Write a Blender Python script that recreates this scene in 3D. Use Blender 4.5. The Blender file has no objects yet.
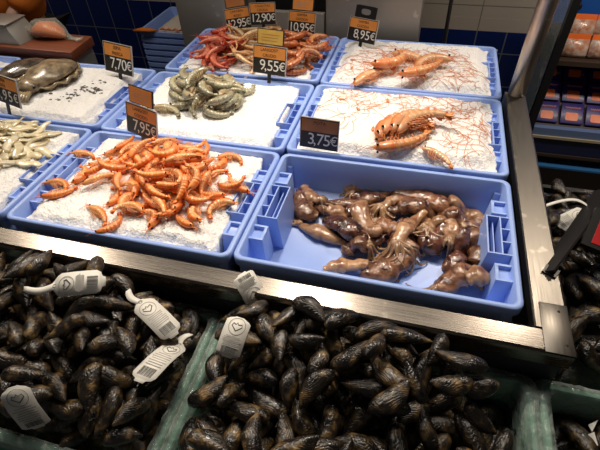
import bpy, bmesh, math, random
import numpy as np
from mathutils import Vector, Matrix, Euler, noise

random.seed(7)
RS = np.random.RandomState(11)
C = bpy.context.scene.collection
PI = math.pi

# ------------------------------------------------------------------ camera
CAM = Vector((0.93949, -0.56544, 1.61125))
ROT = Euler((0.797484, 0.039048, 0.260720), 'XYZ')
FPX = 440.0
cd = bpy.data.cameras.new('camera')
cam = bpy.data.objects.new('camera', cd)
C.objects.link(cam)
cam.location = CAM
cam.rotation_euler = ROT
cd.sensor_width = 36.0
cd.lens = 36.0 * FPX / 600.0
cd.clip_start = 0.02
bpy.context.scene.camera = cam
MC = ROT.to_matrix()


def at(x, y, z):
    """Point of the place on the level z seen at pixel (x, y)."""
    d = MC @ Vector(((x - 300) / FPX, (225 - y) / FPX, -1))
    return CAM + d * ((z - CAM.z) / d.z)


# ------------------------------------------------------------------ mesh helpers
class MB:
    def __init__(self):
        self.v, self.f, self.m, self.a = [], [], [], []

    def add(self, verts, faces, m=0, a=None):
        b = len(self.v)
        self.v += [tuple(p) for p in verts]
        self.f += [tuple(b + i for i in f) for f in faces]
        self.m += [m] * len(faces)
        self.a += list(a) if a is not None else [0.0] * len(verts)
        return self

    def box(self, lo, hi, m=0, M=None):
        x0, y0, z0 = lo
        x1, y1, z1 = hi
        v = [Vector(p) for p in ((x0, y0, z0), (x1, y0, z0), (x1, y1, z0), (x0, y1, z0),
                                 (x0, y0, z1), (x1, y0, z1), (x1, y1, z1), (x0, y1, z1))]
        if M is not None:
            v = [M @ p for p in v]
        return self.add(v, [(0, 3, 2, 1), (4, 5, 6, 7), (0, 1, 5, 4), (1, 2, 6, 5), (2, 3, 7, 6), (3, 0, 4, 7)], m)

    def hexa(self, bot, top, m=0):
        return self.add(list(bot) + list(top), [(3, 2, 1, 0), (4, 5, 6, 7), (0, 1, 5, 4), (1, 2, 6, 5), (2, 3, 7, 6), (3, 0, 4, 7)], m)

    def loft(self, rings, m=0, cap0=True, cap1=True, attr=None):
        n = len(rings[0])
        v = [p for r in rings for p in r]
        f = []
        for i in range(len(rings) - 1):
            for j in range(n):
                k = (j + 1) % n
                f.append((i * n + j, i * n + k, (i + 1) * n + k, (i + 1) * n + j))
        if cap0:
            f.append(tuple(range(n - 1, -1, -1)))
        if cap1:
            f.append(tuple((len(rings) - 1) * n + j for j in range(n)))
        return self.add(v, f, m, attr)

    def tube(self, pts, rad, n=8, m=0, flat=1.0, up=(0, 0, 1), wob=0.0, seed=0, attr=False):
        """rad: number, list, or list of (a, b) half axes; a lies across in the plane, b along up."""
        pts = [Vector(p) for p in pts]
        k = len(pts)
        if not isinstance(rad, (list, tuple)):
            rad = [rad] * k
        upv = Vector(up)
        rings, at_ = [], []
        for i, p in enumerate(pts):
            t = (pts[min(i + 1, k - 1)] - pts[max(i - 1, 0)])
            t = t.normalized() if t.length > 1e-9 else Vector((1, 0, 0))
            s = t.cross(upv)
            s = s.normalized() if s.length > 1e-6 else t.cross(Vector((1, 0.1, 0))).normalized()
            u = s.cross(t).normalized()
            r = rad[i]
            a, b = r if isinstance(r, tuple) else (r, r * flat)
            ring = []
            for j in range(n):
                th = 2 * PI * j / n
                q = 1.0
                if wob:
                    q = 1 + wob * noise.noise((p.x * 60 + seed * 7.1 + math.cos(th) * 1.3, p.y * 60 + math.sin(th) * 1.3, i * 0.35 + seed))
                ring.append(p + s * (a * q * math.cos(th)) + u * (b * q * math.sin(th)))
                at_.append(0.5 + 0.5 * math.cos(th))
            rings.append(ring)
        return self.loft(rings, m, attr=at_ if attr else None)

    def ball(self, c, r, n=10, k=7, m=0, M=None):
        rx, ry, rz = r if isinstance(r, (tuple, list)) else (r, r, r)
        rings = []
        for i in range(k):
            ph = -PI / 2 + PI * (i + 0.35) / (k - 0.3)
            ring = []
            for j in range(n):
                th = 2 * PI * j / n
                p = Vector((rx * math.cos(ph) * math.cos(th), ry * math.cos(ph) * math.sin(th), rz * math.sin(ph)))
                if M is not None:
                    p = M @ p
                ring.append(Vector(c) + p)
            rings.append(ring)
        return self.loft(rings, m)

    def mesh(self, name, mats, smooth=True):
        me = bpy.data.meshes.new(name)
        me.from_pydata(self.v, [], self.f)
        for mt in (mats if isinstance(mats, (list, tuple)) else [mats]):
            me.materials.append(mt)
        me.polygons.foreach_set('material_index', self.m)
        me.polygons.foreach_set('use_smooth', [smooth] * len(self.f))
        if any(self.a):
            at_ = me.attributes.new('pigment', 'FLOAT', 'POINT')
            at_.data.foreach_set('value', self.a)
        me.update()
        return me

    def build(self, name, mats, parent=None, smooth=True):
        o = bpy.data.objects.new(name, self.mesh(name, mats, smooth))
        C.objects.link(o)
        if parent:
            o.parent = parent
        return o


def link(name, me, parent=None):
    o = bpy.data.objects.new(name, me)
    C.objects.link(o)
    if parent:
        o.parent = parent
    return o


def autosmooth(o, deg=35):
    me = o.data
    bm = bmesh.new()
    bm.from_mesh(me)
    for e in bm.edges:
        if len(e.link_faces) == 2 and e.calc_face_angle(0) > math.radians(deg):
            e.smooth = False
    bm.to_mesh(me)
    bm.free()
    return o


def bevel(o, w, seg=2, deg=30):
    me = o.data
    bm = bmesh.new()
    bm.from_mesh(me)
    bmesh.ops.recalc_face_normals(bm, faces=bm.faces)
    ed = [e for e in bm.edges if len(e.link_faces) == 2 and e.calc_face_angle(0) > math.radians(deg)]
    bmesh.ops.bevel(bm, geom=ed, offset=w, segments=seg, affect='EDGES', profile=0.5, clamp_overlap=True)
    bm.to_mesh(me)
    bm.free()
    for p in me.polygons:
        p.use_smooth = True
    return autosmooth(o, 40)


def union(boxes, name, m, parent):
    """One solid from overlapping convex pieces (list of MB)."""
    obs = [b.build(name, m, None, smooth=False) for b in boxes]
    for o in obs:
        bm = bmesh.new()
        bm.from_mesh(o.data)
        bmesh.ops.recalc_face_normals(bm, faces=bm.faces)
        bm.to_mesh(o.data)
        bm.free()
    base = obs[0]
    for o in obs[1:]:
        md = base.modifiers.new('u', 'BOOLEAN')
        md.operation = 'UNION'
        md.solver = 'EXACT'
        md.object = o
    dg = bpy.context.evaluated_depsgraph_get()
    dg.update()
    me = bpy.data.meshes.new_from_object(base.evaluated_get(dg))
    base.modifiers.clear()
    base.data = me
    for o in obs[1:]:
        bpy.data.objects.remove(o)
    base.parent = parent
    return base


def empty(name, loc=(0, 0, 0), rot=(0, 0, 0)):
    o = bpy.data.objects.new(name, None)
    C.objects.link(o)
    o.empty_display_size = 0.03
    o.location = loc
    o.rotation_euler = rot
    return o


def tag(o, label, cat, group=None, kind=None):
    o['label'] = label
    o['category'] = cat
    if group:
        o['group'] = group
    if kind:
        o['kind'] = kind
    return o


def struct(o, label=None):
    o['kind'] = 'structure'
    if label:
        o['label'] = label
    return o


def copy_tree(o, parent=None):
    c = o.copy()
    C.objects.link(c)
    c.parent = parent
    for ch in list(o.children):
        copy_tree(ch, c)
    return c


# ------------------------------------------------------------------ materials
class NT:
    def __init__(self, name):
        self.mat = bpy.data.materials.new(name)
        self.mat.use_nodes = True
        self.t = self.mat.node_tree
        self.b = self.t.nodes['Principled BSDF']

    def n(self, typ, **kw):
        x = self.t.nodes.new(typ)
        for k, v in kw.items():
            if k in x.inputs:
                x.inputs[k].default_value = v
            else:
                setattr(x, k, v)
        return x

    def l(self, a, b):
        self.t.links.new(a, b)


def c4(c):
    return (c[0], c[1], c[2], 1)


def mat(name, col, col2=None, scale=20, rough=0.5, metal=0.0, spec=0.5, bump=0.0, bscale=80, detail=3, rnd=None,
        sss=0.0, coat=0.0, trans=0.0, alpha=1.0, ramp=(0.35, 0.65), rough2=None, stretch=None, pig=None, bdist=0.002):
    N = NT(name)
    b = N.b
    b.inputs['Roughness'].default_value = rough
    b.inputs['Metallic'].default_value = metal
    b.inputs['Specular IOR Level'].default_value = spec
    b.inputs['Coat Weight'].default_value = coat
    b.inputs['Coat Roughness'].default_value = 0.12
    b.inputs['Transmission Weight'].default_value = trans
    b.inputs['Alpha'].default_value = alpha
    if sss:
        b.inputs['Subsurface Weight'].default_value = sss
        b.inputs['Subsurface Radius'].default_value = (0.02, 0.012, 0.008)
        b.inputs['Subsurface Scale'].default_value = 0.4
    tc = N.n('ShaderNodeTexCoord')
    src = tc.outputs['Object']
    if stretch:
        mp = N.n('ShaderNodeMapping')
        mp.inputs['Scale'].default_value = stretch
        N.l(src, mp.inputs['Vector'])
        src = mp.outputs['Vector']
    if rnd is not None:
        oi = N.n('ShaderNodeObjectInfo')
        ad = N.n('ShaderNodeVectorMath', operation='ADD')
        ml = N.n('ShaderNodeMath', operation='MULTIPLY')
        ml.inputs[1].default_value = 37.0
        N.l(oi.outputs['Random'], ml.inputs[0])
        N.l(src, ad.inputs[0])
        N.l(ml.outputs[0], ad.inputs[1])
        src = ad.outputs[0]
    out = None
    if col2 is not None:
        nz = N.n('ShaderNodeTexNoise', Scale=scale, Detail=detail)
        N.l(src, nz.inputs['Vector'])
        cr = N.n('ShaderNodeValToRGB')
        cr.color_ramp.elements[0].position = ramp[0]
        cr.color_ramp.elements[1].position = ramp[1]
        cr.color_ramp.elements[0].color = c4(col)
        cr.color_ramp.elements[1].color = c4(col2)
        N.l(nz.outputs['Fac'], cr.inputs['Fac'])
        out = cr.outputs['Color']
        if rough2 is not None:
            mr = N.n('ShaderNodeMapRange')
            mr.inputs['To Min'].default_value = rough
            mr.inputs['To Max'].default_value = rough2
            N.l(nz.outputs['Fac'], mr.inputs['Value'])
            N.l(mr.outputs['Result'], b.inputs['Roughness'])
    if pig is not None:                     # pigment of the animal's underside
        an = N.n('ShaderNodeAttribute', attribute_name='pigment')
        mx = N.n('ShaderNodeMix', data_type='RGBA')
        cr2 = N.n('ShaderNodeValToRGB')
        cr2.color_ramp.elements[0].position = 0.25
        cr2.color_ramp.elements[1].position = 0.75
        N.l(an.outputs['Fac'], cr2.inputs['Fac'])
        N.l(cr2.outputs['Color'], mx.inputs['Factor'])
        if out is not None:
            N.l(out, mx.inputs[6])
        else:
            mx.inputs[6].default_value = c4(col)
        mx.inputs[7].default_value = c4(pig)
        out = mx.outputs[2]
    if rnd:
        hs = N.n('ShaderNodeHueSaturation')
        mr = N.n('ShaderNodeMapRange')
        mr.inputs['To Min'].default_value = 1 - rnd
        mr.inputs['To Max'].default_value = 1 + rnd
        N.l(oi.outputs['Random'], mr.inputs['Value'])
        N.l(mr.outputs['Result'], hs.inputs['Value'])
        if out is not None:
            N.l(out, hs.inputs['Color'])
        else:
            hs.inputs['Color'].default_value = c4(col)
        out = hs.outputs['Color']
    if out is not None:
        N.l(out, b.inputs['Base Color'])
    else:
        b.inputs['Base Color'].default_value = c4(col)
    if bump:
        nb = N.n('ShaderNodeTexNoise', Scale=bscale, Detail=4)
        N.l(src, nb.inputs['Vector'])
        bp = N.n('ShaderNodeBump', Strength=bump, Distance=bdist)
        N.l(nb.outputs['Fac'], bp.inputs['Height'])
        N.l(bp.outputs['Normal'], b.inputs['Normal'])
    return N.mat


def tile_mat(name, col, col2, grout, w, h, rough=0.2, gap=0.004):
    N = NT(name)
    tc = N.n('ShaderNodeTexCoord')
    sp = N.n('ShaderNodeSeparateXYZ')
    cb = N.n('ShaderNodeCombineXYZ')
    N.l(tc.outputs['Object'], sp.inputs[0])
    N.l(sp.outputs['X'], cb.inputs['X'])
    N.l(sp.outputs['Z'], cb.inputs['Y'])
    br = N.n('ShaderNodeTexBrick', offset=0.0, squash=1.0)
    br.inputs['Color1'].default_value = c4(col)
    br.inputs['Color2'].default_value = c4(col2)
    br.inputs['Mortar'].default_value = c4(grout)
    br.inputs['Scale'].default_value = 1.0
    br.inputs['Mortar Size'].default_value = gap
    br.inputs['Brick Width'].default_value = w
    br.inputs['Row Height'].default_value = h
    N.l(cb.outputs[0], br.inputs['Vector'])
    N.l(br.outputs['Color'], N.b.inputs['Base Color'])
    N.b.inputs['Roughness'].default_value = rough
    return N.mat


def film_mat(name, tint, opacity=0.35, rough=0.12):
    """Clear crinkled plastic film."""
    N = NT(name)
    t = N.n('ShaderNodeBsdfTransparent')
    t.inputs['Color'].default_value = c4(tint)
    mx = N.n('ShaderNodeMixShader')
    lw = N.n('ShaderNodeLayerWeight', Blend=0.35)
    mr = N.n('ShaderNodeMapRange')
    mr.inputs['To Min'].default_value = opacity
    mr.inputs['To Max'].default_value = min(1, opacity + 0.4)
    N.l(lw.outputs['Facing'], mr.inputs['Value'])
    N.l(mr.outputs['Result'], mx.inputs['Fac'])
    N.b.inputs['Base Color'].default_value = c4((0.62, 0.72, 0.68))
    N.b.inputs['Roughness'].default_value = rough
    N.b.inputs['Specular IOR Level'].default_value = 0.8
    tc = N.n('ShaderNodeTexCoord')
    nb = N.n('ShaderNodeTexNoise', Scale=38, Detail=3)
    N.l(tc.outputs['Object'], nb.inputs['Vector'])
    bp = N.n('ShaderNodeBump', Strength=0.9, Distance=0.01)
    N.l(nb.outputs['Fac'], bp.inputs['Height'])
    N.l(bp.outputs['Normal'], N.b.inputs['Normal'])
    N.l(t.outputs[0], mx.inputs[1])
    N.l(N.b.outputs[0], mx.inputs[2])
    N.l(mx.outputs[0], N.t.nodes['Material Output'].inputs['Surface'])
    return N.mat


def steel_mat(name, col=(0.42, 0.39, 0.36), rough=0.3, stretch=(2, 60, 60)):
    N = NT(name)
    N.b.inputs['Base Color'].default_value = c4(col)
    N.b.inputs['Metallic'].default_value = 1.0
    tc = N.n('ShaderNodeTexCoord')
    mp = N.n('ShaderNodeMapping')
    mp.inputs['Scale'].default_value = stretch
    N.l(tc.outputs['Object'], mp.inputs['Vector'])
    nz = N.n('ShaderNodeTexNoise', Scale=6, Detail=5)
    N.l(mp.outputs['Vector'], nz.inputs['Vector'])
    mr = N.n('ShaderNodeMapRange')
    mr.inputs['To Min'].default_value = rough * 0.75
    mr.inputs['To Max'].default_value = rough * 1.35
    N.l(nz.outputs['Fac'], mr.inputs['Value'])
    # water spots and smears
    sp = N.n('ShaderNodeTexNoise', Scale=26, Detail=2)
    N.l(tc.outputs['Object'], sp.inputs['Vector'])
    cr = N.n('ShaderNodeValToRGB')
    cr.color_ramp.elements[0].position = 0.66
    cr.color_ramp.elements[1].position = 0.72
    cr.color_ramp.elements[0].color = c4(col)
    cr.color_ramp.elements[1].color = c4([min(1, x * 1.5) for x in col])
    N.l(sp.outputs['Fac'], cr.inputs['Fac'])
    N.l(cr.outputs['Color'], N.b.inputs['Base Color'])
    N.l(mr.outputs['Result'], N.b.inputs['Roughness'])
    bp = N.n('ShaderNodeBump', Strength=0.12, Distance=0.001)
    N.l(nz.outputs['Fac'], bp.inputs['Height'])
    N.l(bp.outputs['Normal'], N.b.inputs['Normal'])
    return N.mat


def ice_mat():
    N = NT('crushed_ice')
    b = N.b
    tc = N.n('ShaderNodeTexCoord')
    vo = N.n('ShaderNodeTexVoronoi', Scale=190)
    N.l(tc.outputs['Object'], vo.inputs['Vector'])
    nz = N.n('ShaderNodeTexNoise', Scale=75, Detail=5)
    N.l(tc.outputs['Object'], nz.inputs['Vector'])
    mx = N.n('ShaderNodeMath', operation='ADD')
    N.l(vo.outputs['Distance'], mx.inputs[0])
    N.l(nz.outputs['Fac'], mx.inputs[1])
    bp = N.n('ShaderNodeBump', Strength=0.5, Distance=0.0035)
    N.l(mx.outputs[0], bp.inputs['Height'])
    N.l(bp.outputs['Normal'], b.inputs['Normal'])
    cr = N.n('ShaderNodeValToRGB')
    cr.color_ramp.elements[0].color = (0.86, 0.855, 0.85, 1)
    cr.color_ramp.elements[1].color = (0.95, 0.945, 0.94, 1)
    N.l(vo.outputs['Color'], cr.inputs['Fac'])
    N.l(cr.outputs['Color'], b.inputs['Base Color'])
    b.inputs['Roughness'].default_value = 0.35
    b.inputs['Specular IOR Level'].default_value = 0.35
    b.inputs['Subsurface Weight'].default_value = 0.4
    b.inputs['Subsurface Radius'].default_value = (0.01, 0.01, 0.012)
    b.inputs['Subsurface Scale'].default_value = 0.6
    return N.mat


M = {}
M['crate'] = mat('blue_plastic', (0.29, 0.435, 0.88), (0.32, 0.465, 0.90), 9, 0.38, spec=0.45, bump=0.05, bscale=200)
M['crate_cell_shade'] = mat('blue_plastic_shaded_cells', (0.12, 0.22, 0.68), None, rough=0.4)  # deeper blue, paints the shade inside the grip cells
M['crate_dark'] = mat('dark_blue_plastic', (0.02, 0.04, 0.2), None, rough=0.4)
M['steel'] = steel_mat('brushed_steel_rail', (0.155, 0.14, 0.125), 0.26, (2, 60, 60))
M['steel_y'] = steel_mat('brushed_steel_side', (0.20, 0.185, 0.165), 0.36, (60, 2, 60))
M['steel_dull'] = steel_mat('dull_steel', (0.36, 0.34, 0.31), 0.45, (60, 60, 2))
M['steel_dull'].node_tree.nodes['Principled BSDF'].inputs['Metallic'].default_value = 0.45
M['ice'] = ice_mat()
M['black'] = mat('black_plastic', (0.012, 0.012, 0.013), None, rough=0.35)
M['black_matt'] = mat('matt_black', (0.01, 0.01, 0.011), None, rough=0.7)
M['pan'] = mat('dark_pan', (0.02, 0.022, 0.028), None, rough=0.5)
M['orange_card'] = mat('orange_card', (0.72, 0.27, 0.055), (0.78, 0.31, 0.07), 25, 0.45)
M['yellow_card'] = mat('yellow_card', (0.62, 0.40, 0.09), (0.70, 0.46, 0.11), 25, 0.4)
M['brown_card'] = mat('brown_orange_card', (0.42, 0.16, 0.055), (0.48, 0.20, 0.07), 25, 0.4)
M['black_card'] = mat('black_card', (0.022, 0.021, 0.02), None, rough=0.35)
M['white_print'] = mat('white_print', (0.85, 0.85, 0.8), None, rough=0.6)
M['dark_print'] = mat('dark_print', (0.07, 0.035, 0.015), None, rough=0.6)
M['clear_edge'] = mat('clear_plastic_edge', (0.45, 0.43, 0.4), None, rough=0.2)
M['cooked'] = mat('cooked_shrimp_shell', (0.86, 0.17, 0.018), (0.92, 0.29, 0.06), 130, 0.32, rnd=0.16, pig=(0.90, 0.44, 0.17), coat=0.25, bump=0.15, bscale=260)
M['cooked_head'] = mat('cooked_shrimp_head', (0.82, 0.14, 0.016), (0.90, 0.30, 0.07), 120, 0.35, rnd=0.16, pig=(0.86, 0.38, 0.14), coat=0.2)
M['cooked_leg'] = mat('cooked_shrimp_legs', (0.88, 0.48, 0.24), (0.9, 0.3, 0.09), 90, 0.4)
M['raw'] = mat('raw_shrimp_shell', (0.25, 0.25, 0.17), (0.40, 0.38, 0.27), 110, 0.25, rnd=0.2, pig=(0.42, 0.38, 0.24), coat=0.4, bump=0.15, bscale=260)
M['raw_head'] = mat('raw_shrimp_head', (0.21, 0.22, 0.15), (0.38, 0.31, 0.2), 120, 0.25, rnd=0.2, pig=(0.40, 0.30, 0.17), coat=0.4)
M['raw_leg'] = mat('raw_shrimp_legs', (0.42, 0.30, 0.17), (0.5, 0.4, 0.25), 90, 0.35)
M['red'] = mat('red_prawn_shell', (0.52, 0.045, 0.02), (0.66, 0.10, 0.04), 110, 0.25, rnd=0.2, pig=(0.68, 0.22, 0.12), coat=0.4)
M['red_head'] = mat('red_prawn_head', (0.44, 0.03, 0.016), (0.62, 0.09, 0.04), 110, 0.25, rnd=0.2, pig=(0.6, 0.16, 0.09), coat=0.4)
M['red_leg'] = mat('red_prawn_legs', (0.62, 0.14, 0.07), (0.5, 0.06, 0.03), 90, 0.3)
M['pale'] = mat('langoustine_shell', (0.62, 0.30, 0.11), (0.72, 0.50, 0.26), 90, 0.3, rnd=0.22, pig=(0.74, 0.58, 0.36), coat=0.3)
M['pale_head'] = mat('langoustine_head', (0.60, 0.26, 0.10), (0.70, 0.44, 0.20), 90, 0.3, rnd=0.2, pig=(0.72, 0.54, 0.3), coat=0.3)
M['pale_leg'] = mat('langoustine_claws', (0.66, 0.40, 0.2), (0.74, 0.30, 0.11), 90, 0.35)
M['brown'] = mat('brown_prawn_shell', (0.40, 0.085, 0.022), (0.56, 0.17, 0.05), 110, 0.25, rnd=0.22, pig=(0.60, 0.28, 0.12), coat=0.4)
M['brown_head'] = mat('brown_prawn_head', (0.34, 0.06, 0.018), (0.52, 0.14, 0.04), 110, 0.25, rnd=0.2, pig=(0.52, 0.2, 0.08), coat=0.4)
M['big'] = mat('large_prawn_shell', (0.70, 0.19, 0.045), (0.80, 0.36, 0.13), 60, 0.3, rnd=0.1, pig=(0.82, 0.50, 0.28), coat=0.35, bump=0.1)
M['big_head'] = mat('large_prawn_head', (0.66, 0.15, 0.04), (0.78, 0.32, 0.12), 60, 0.3, rnd=0.1, pig=(0.80, 0.42, 0.22), coat=0.35)
M['big_leg'] = mat('large_prawn_legs', (0.74, 0.22, 0.08), (0.8, 0.4, 0.2), 60, 0.35)
M['strand'] = mat('shrimp_antenna', (0.76, 0.24, 0.10), (0.84, 0.42, 0.25), 40, 0.5)
M['scrap'] = mat('shrimp_scrap', (0.70, 0.16, 0.05), (0.8, 0.34, 0.15), 60, 0.5)
M['eye'] = mat('shrimp_eye', (0.01, 0.008, 0.008), None, rough=0.1)
M['squid'] = mat('squid_skin', (0.065, 0.020, 0.013), (0.36, 0.175, 0.09), 52, 0.18, rnd=0.3, coat=0.6, bump=0.7, bscale=75, detail=6, ramp=(0.34, 0.70), bdist=0.006)
M['squid_tan'] = mat('pale_squid_skin', (0.20, 0.085, 0.045), (0.50, 0.29, 0.155), 46, 0.2, rnd=0.2, coat=0.5, bump=0.6, bscale=75, detail=6, bdist=0.005, ramp=(0.32, 0.66))
M['squid_dark'] = mat('dark_squid_skin', (0.028, 0.010, 0.008), (0.17, 0.062, 0.038), 52, 0.16, rnd=0.2, coat=0.7, bump=0.7, bscale=75, detail=6, bdist=0.006)
M['tentacle'] = mat('squid_tentacle', (0.30, 0.15, 0.08), (0.52, 0.34, 0.2), 60, 0.2, rnd=0.25, coat=0.6, bump=0.4, bscale=240)
M['strip'] = mat('white_squid_flesh', (0.80, 0.68, 0.40), (0.90, 0.82, 0.62), 45, 0.2, rnd=0.12, coat=0.5, bump=0.1)
M['cuttle'] = mat('cuttlefish_skin', (0.055, 0.036, 0.02), (0.44, 0.34, 0.21), 42, 0.3, coat=0.2, detail=6, bump=0.25, bscale=60, ramp=(0.28, 0.68))
M['cuttle_dark'] = mat('dark_cuttlefish_skin', (0.035, 0.03, 0.027), (0.16, 0.125, 0.09), 26, 0.22, coat=0.6, detail=6, bump=0.25, bscale=60)
M['cuttle_fin'] = mat('cuttlefish_fin', (0.26, 0.19, 0.11), (0.44, 0.34, 0.2), 24, 0.25, coat=0.5)
M['ink'] = mat('squid_ink', (0.02, 0.018, 0.018), (0.10, 0.09, 0.085), 90, 0.4)
M['tube'] = steel_mat('worn_steel_tube', (0.50, 0.44, 0.38), 0.34, (50, 50, 3))
M['wood'] = mat('brown_board', (0.17, 0.045, 0.018), (0.22, 0.062, 0.026), 8, 0.4, stretch=(1, 12, 12))
M['fabric_orange'] = mat('orange_cloth', (0.64, 0.16, 0.012), (0.70, 0.19, 0.018), 14, 0.8, bump=0.25, bscale=30)
M['fabric_dark'] = mat('dark_cloth', (0.012, 0.012, 0.016), None, rough=0.85)
M['skin'] = mat('skin', (0.55, 0.33, 0.24), None, rough=0.5)
M['hair'] = mat('dark_hair', (0.02, 0.014, 0.01), None, rough=0.6)
M['salmon'] = mat('salmon_flesh', (0.78, 0.17, 0.025), (0.84, 0.26, 0.07), 26, 0.35, stretch=(1, 3, 1))
M['film'] = film_mat('clear_film', (0.95, 0.97, 0.95), 0.10)
M['film_green'] = film_mat('clear_film_over_crate', (0.90, 0.97, 0.93), 0.22)
M['green'] = mat('green_foam_crate', (0.050, 0.20, 0.145), (0.065, 0.235, 0.17), 30, 0.55, bump=0.15, bscale=160)
M['paper'] = mat('white_paper_tag', (0.72, 0.71, 0.66), (0.78, 0.77, 0.72), 12, 0.5)
M['print'] = mat('grey_print', (0.10, 0.10, 0.10), None, rough=0.7)
M['print_soft'] = mat('faint_print', (0.36, 0.35, 0.34), None, rough=0.7)
M['foam'] = mat('white_foam', (0.62, 0.56, 0.48), None, rough=0.8)
M['pack_blue'] = mat('dark_blue_packet', (0.016, 0.010, 0.12), (0.024, 0.014, 0.16), 30, 0.35, coat=0.1)
M['pack_window'] = mat('packet_salmon_window', (0.66, 0.10, 0.015), (0.76, 0.17, 0.035), 40, 0.4, coat=0.1)
M['pack_print'] = mat('packet_lettering', (0.55, 0.20, 0.24), None, rough=0.4)
M['pack_grey'] = mat('packet_grey_stamp', (0.13, 0.14, 0.16), None, rough=0.4)
M['bag_orange'] = mat('orange_bag_header', (0.72, 0.13, 0.02), (0.78, 0.16, 0.025), 20, 0.3, coat=0.3)
M['bag_grey'] = mat('clear_bag_with_fish', (0.46, 0.17, 0.07), (0.56, 0.46, 0.40), 40, 0.15, coat=0.5, bump=0.6, bscale=50, bdist=0.006)
M['fridge_blue'] = mat('bright_blue_panel', (0.012, 0.085, 0.36), None, rough=0.4)
M['fridge_grey'] = mat('blue_grey_ledge', (0.13, 0.19, 0.36), None, rough=0.35)
M['fridge_cream'] = mat('cream_edge_strip', (0.42, 0.36, 0.24), None, rough=0.4)
M['fridge_navy'] = mat('navy_panel', (0.010, 0.017, 0.06), None, rough=0.4)
M['fridge_dark'] = mat('dark_brown_shelf', (0.045, 0.028, 0.02), None, rough=0.5)
M['fridge_line'] = mat('blue_edge_strip', (0.03, 0.14, 0.34), None, rough=0.4)
M['red_board'] = mat('red_board', (0.42, 0.012, 0.016), None, rough=0.35)


M['glass'] = film_mat('clear_side_glass', (0.97, 0.98, 0.98), 0.02, 0.05)


def mussel_mat():
    N = NT('mussel_shell')
    b = N.b
    tc = N.n('ShaderNodeTexCoord')
    oi = N.n('ShaderNodeObjectInfo')
    ml = N.n('ShaderNodeMath', operation='MULTIPLY')
    ml.inputs[1].default_value = 23.0
    N.l(oi.outputs['Random'], ml.inputs[0])
    ad = N.n('ShaderNodeVectorMath', operation='ADD')
    N.l(tc.outputs['Object'], ad.inputs[0])
    N.l(ml.outputs[0], ad.inputs[1])
    nz = N.n('ShaderNodeTexNoise', Scale=48, Detail=8)
    N.l(ad.outputs[0], nz.inputs['Vector'])
    cr = N.n('ShaderNodeValToRGB')
    e = cr.color_ramp.elements
    e[0].position, e[0].color = 0.38, (0.004, 0.0035, 0.0035, 1)
    e[1].position, e[1].color = 0.70, (0.15, 0.092, 0.030, 1)
    x = cr.color_ramp.elements.new(0.52)
    x.color = (0.016, 0.011, 0.007, 1)
    N.l(nz.outputs['Fac'], cr.inputs['Fac'])
    hs = N.n('ShaderNodeHueSaturation')
    mr = N.n('ShaderNodeMapRange')
    mr.inputs['To Min'].default_value = 0.45
    mr.inputs['To Max'].default_value = 1.75
    N.l(oi.outputs['Random'], mr.inputs['Value'])
    N.l(mr.outputs['Result'], hs.inputs['Value'])
    N.l(cr.outputs['Color'], hs.inputs['Color'])
    N.l(hs.outputs['Color'], b.inputs['Base Color'])
    # growth rings
    wv = N.n('ShaderNodeTexWave', wave_type='RINGS', Scale=210, Distortion=3.5, Detail=2)
    mp = N.n('ShaderNodeMapping')
    mp.inputs['Location'].default_value = (0.034, 0, 0)
    N.l(tc.outputs['Object'], mp.inputs['Vector'])
    N.l(mp.outputs['Vector'], wv.inputs['Vector'])
    sm = N.n('ShaderNodeMath', operation='MULTIPLY_ADD')
    sm.inputs[1].default_value = 0.16
    N.l(wv.outputs['Fac'], sm.inputs[0])
    N.l(nz.outputs['Fac'], sm.inputs[2])
    bp = N.n('ShaderNodeBump', Strength=0.8, Distance=0.004)
    N.l(sm.outputs[0], bp.inputs['Height'])
    N.l(bp.outputs['Normal'], b.inputs['Normal'])
    rr = N.n('ShaderNodeMapRange')
    rr.inputs['To Min'].default_value = 0.12
    rr.inputs['To Max'].default_value = 0.55
    b.inputs['Coat Weight'].default_value = 0.12
    b.inputs['Coat Roughness'].default_value = 0.1
    N.l(nz.outputs['Fac'], rr.inputs['Value'])
    N.l(rr.outputs['Result'], b.inputs['Roughness'])
    b.inputs['Specular IOR Level'].default_value = 0.6
    return N.mat


M['mussel'] = mussel_mat()

# ------------------------------------------------------------------ setting
RIM = 0.90


def slab(name, lo, hi, m, label=None):
    o = MB().box(lo, hi).build(name, m, smooth=False)
    return struct(o, label)


slab('floor', (-3.2, -2.2, -0.05), (3.4, 2.05, 0.0), mat('floor_tiles', (0.10, 0.095, 0.09), (0.13, 0.12, 0.11), 6, 0.5))
slab('ceiling', (-3.2, -2.2, 3.0), (3.4, 2.05, 3.05), mat('ceiling_paint', (0.16, 0.155, 0.15), None, rough=0.9))
TB = tile_mat('blue_wall_tiles', (0.006, 0.018, 0.105), (0.008, 0.022, 0.125), (0.13, 0.14, 0.17), 0.15, 0.187, 0.18, 0.0035)
TG = tile_mat('beige_wall_tiles', (0.42, 0.375, 0.32), (0.44, 0.39, 0.335), (0.20, 0.18, 0.155), 0.30, 0.40, 0.3, 0.003)
slab('wall_back', (-3.2, 2.0, 0.74), (3.4, 2.05, 3.0), TG)
slab('trim_2', (.30, 1.999, 0.675), (3.4, 2.05, 0.74), TG, 'strip of beige tiles at the foot of the pale wall behind the cabinets')
slab('trim_3', (-3.2, 1.996, 0.675), (.30, 2.05, 0.74), TB, 'uppermost blue tiles behind the cutting table')
o = slab('trim_1', (-3.2, 1.995, 0.0), (3.4, 2.05, 0.675), TB, 'dark blue tiled lower band of the back wall')
slab('wall_left', (-3.25, -2.2, 0.0), (-3.2, 2.05, 3.0), TG)
slab('wall_right', (3.4, -2.2, 0.0), (3.45, 2.05, 3.0), TG)

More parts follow.
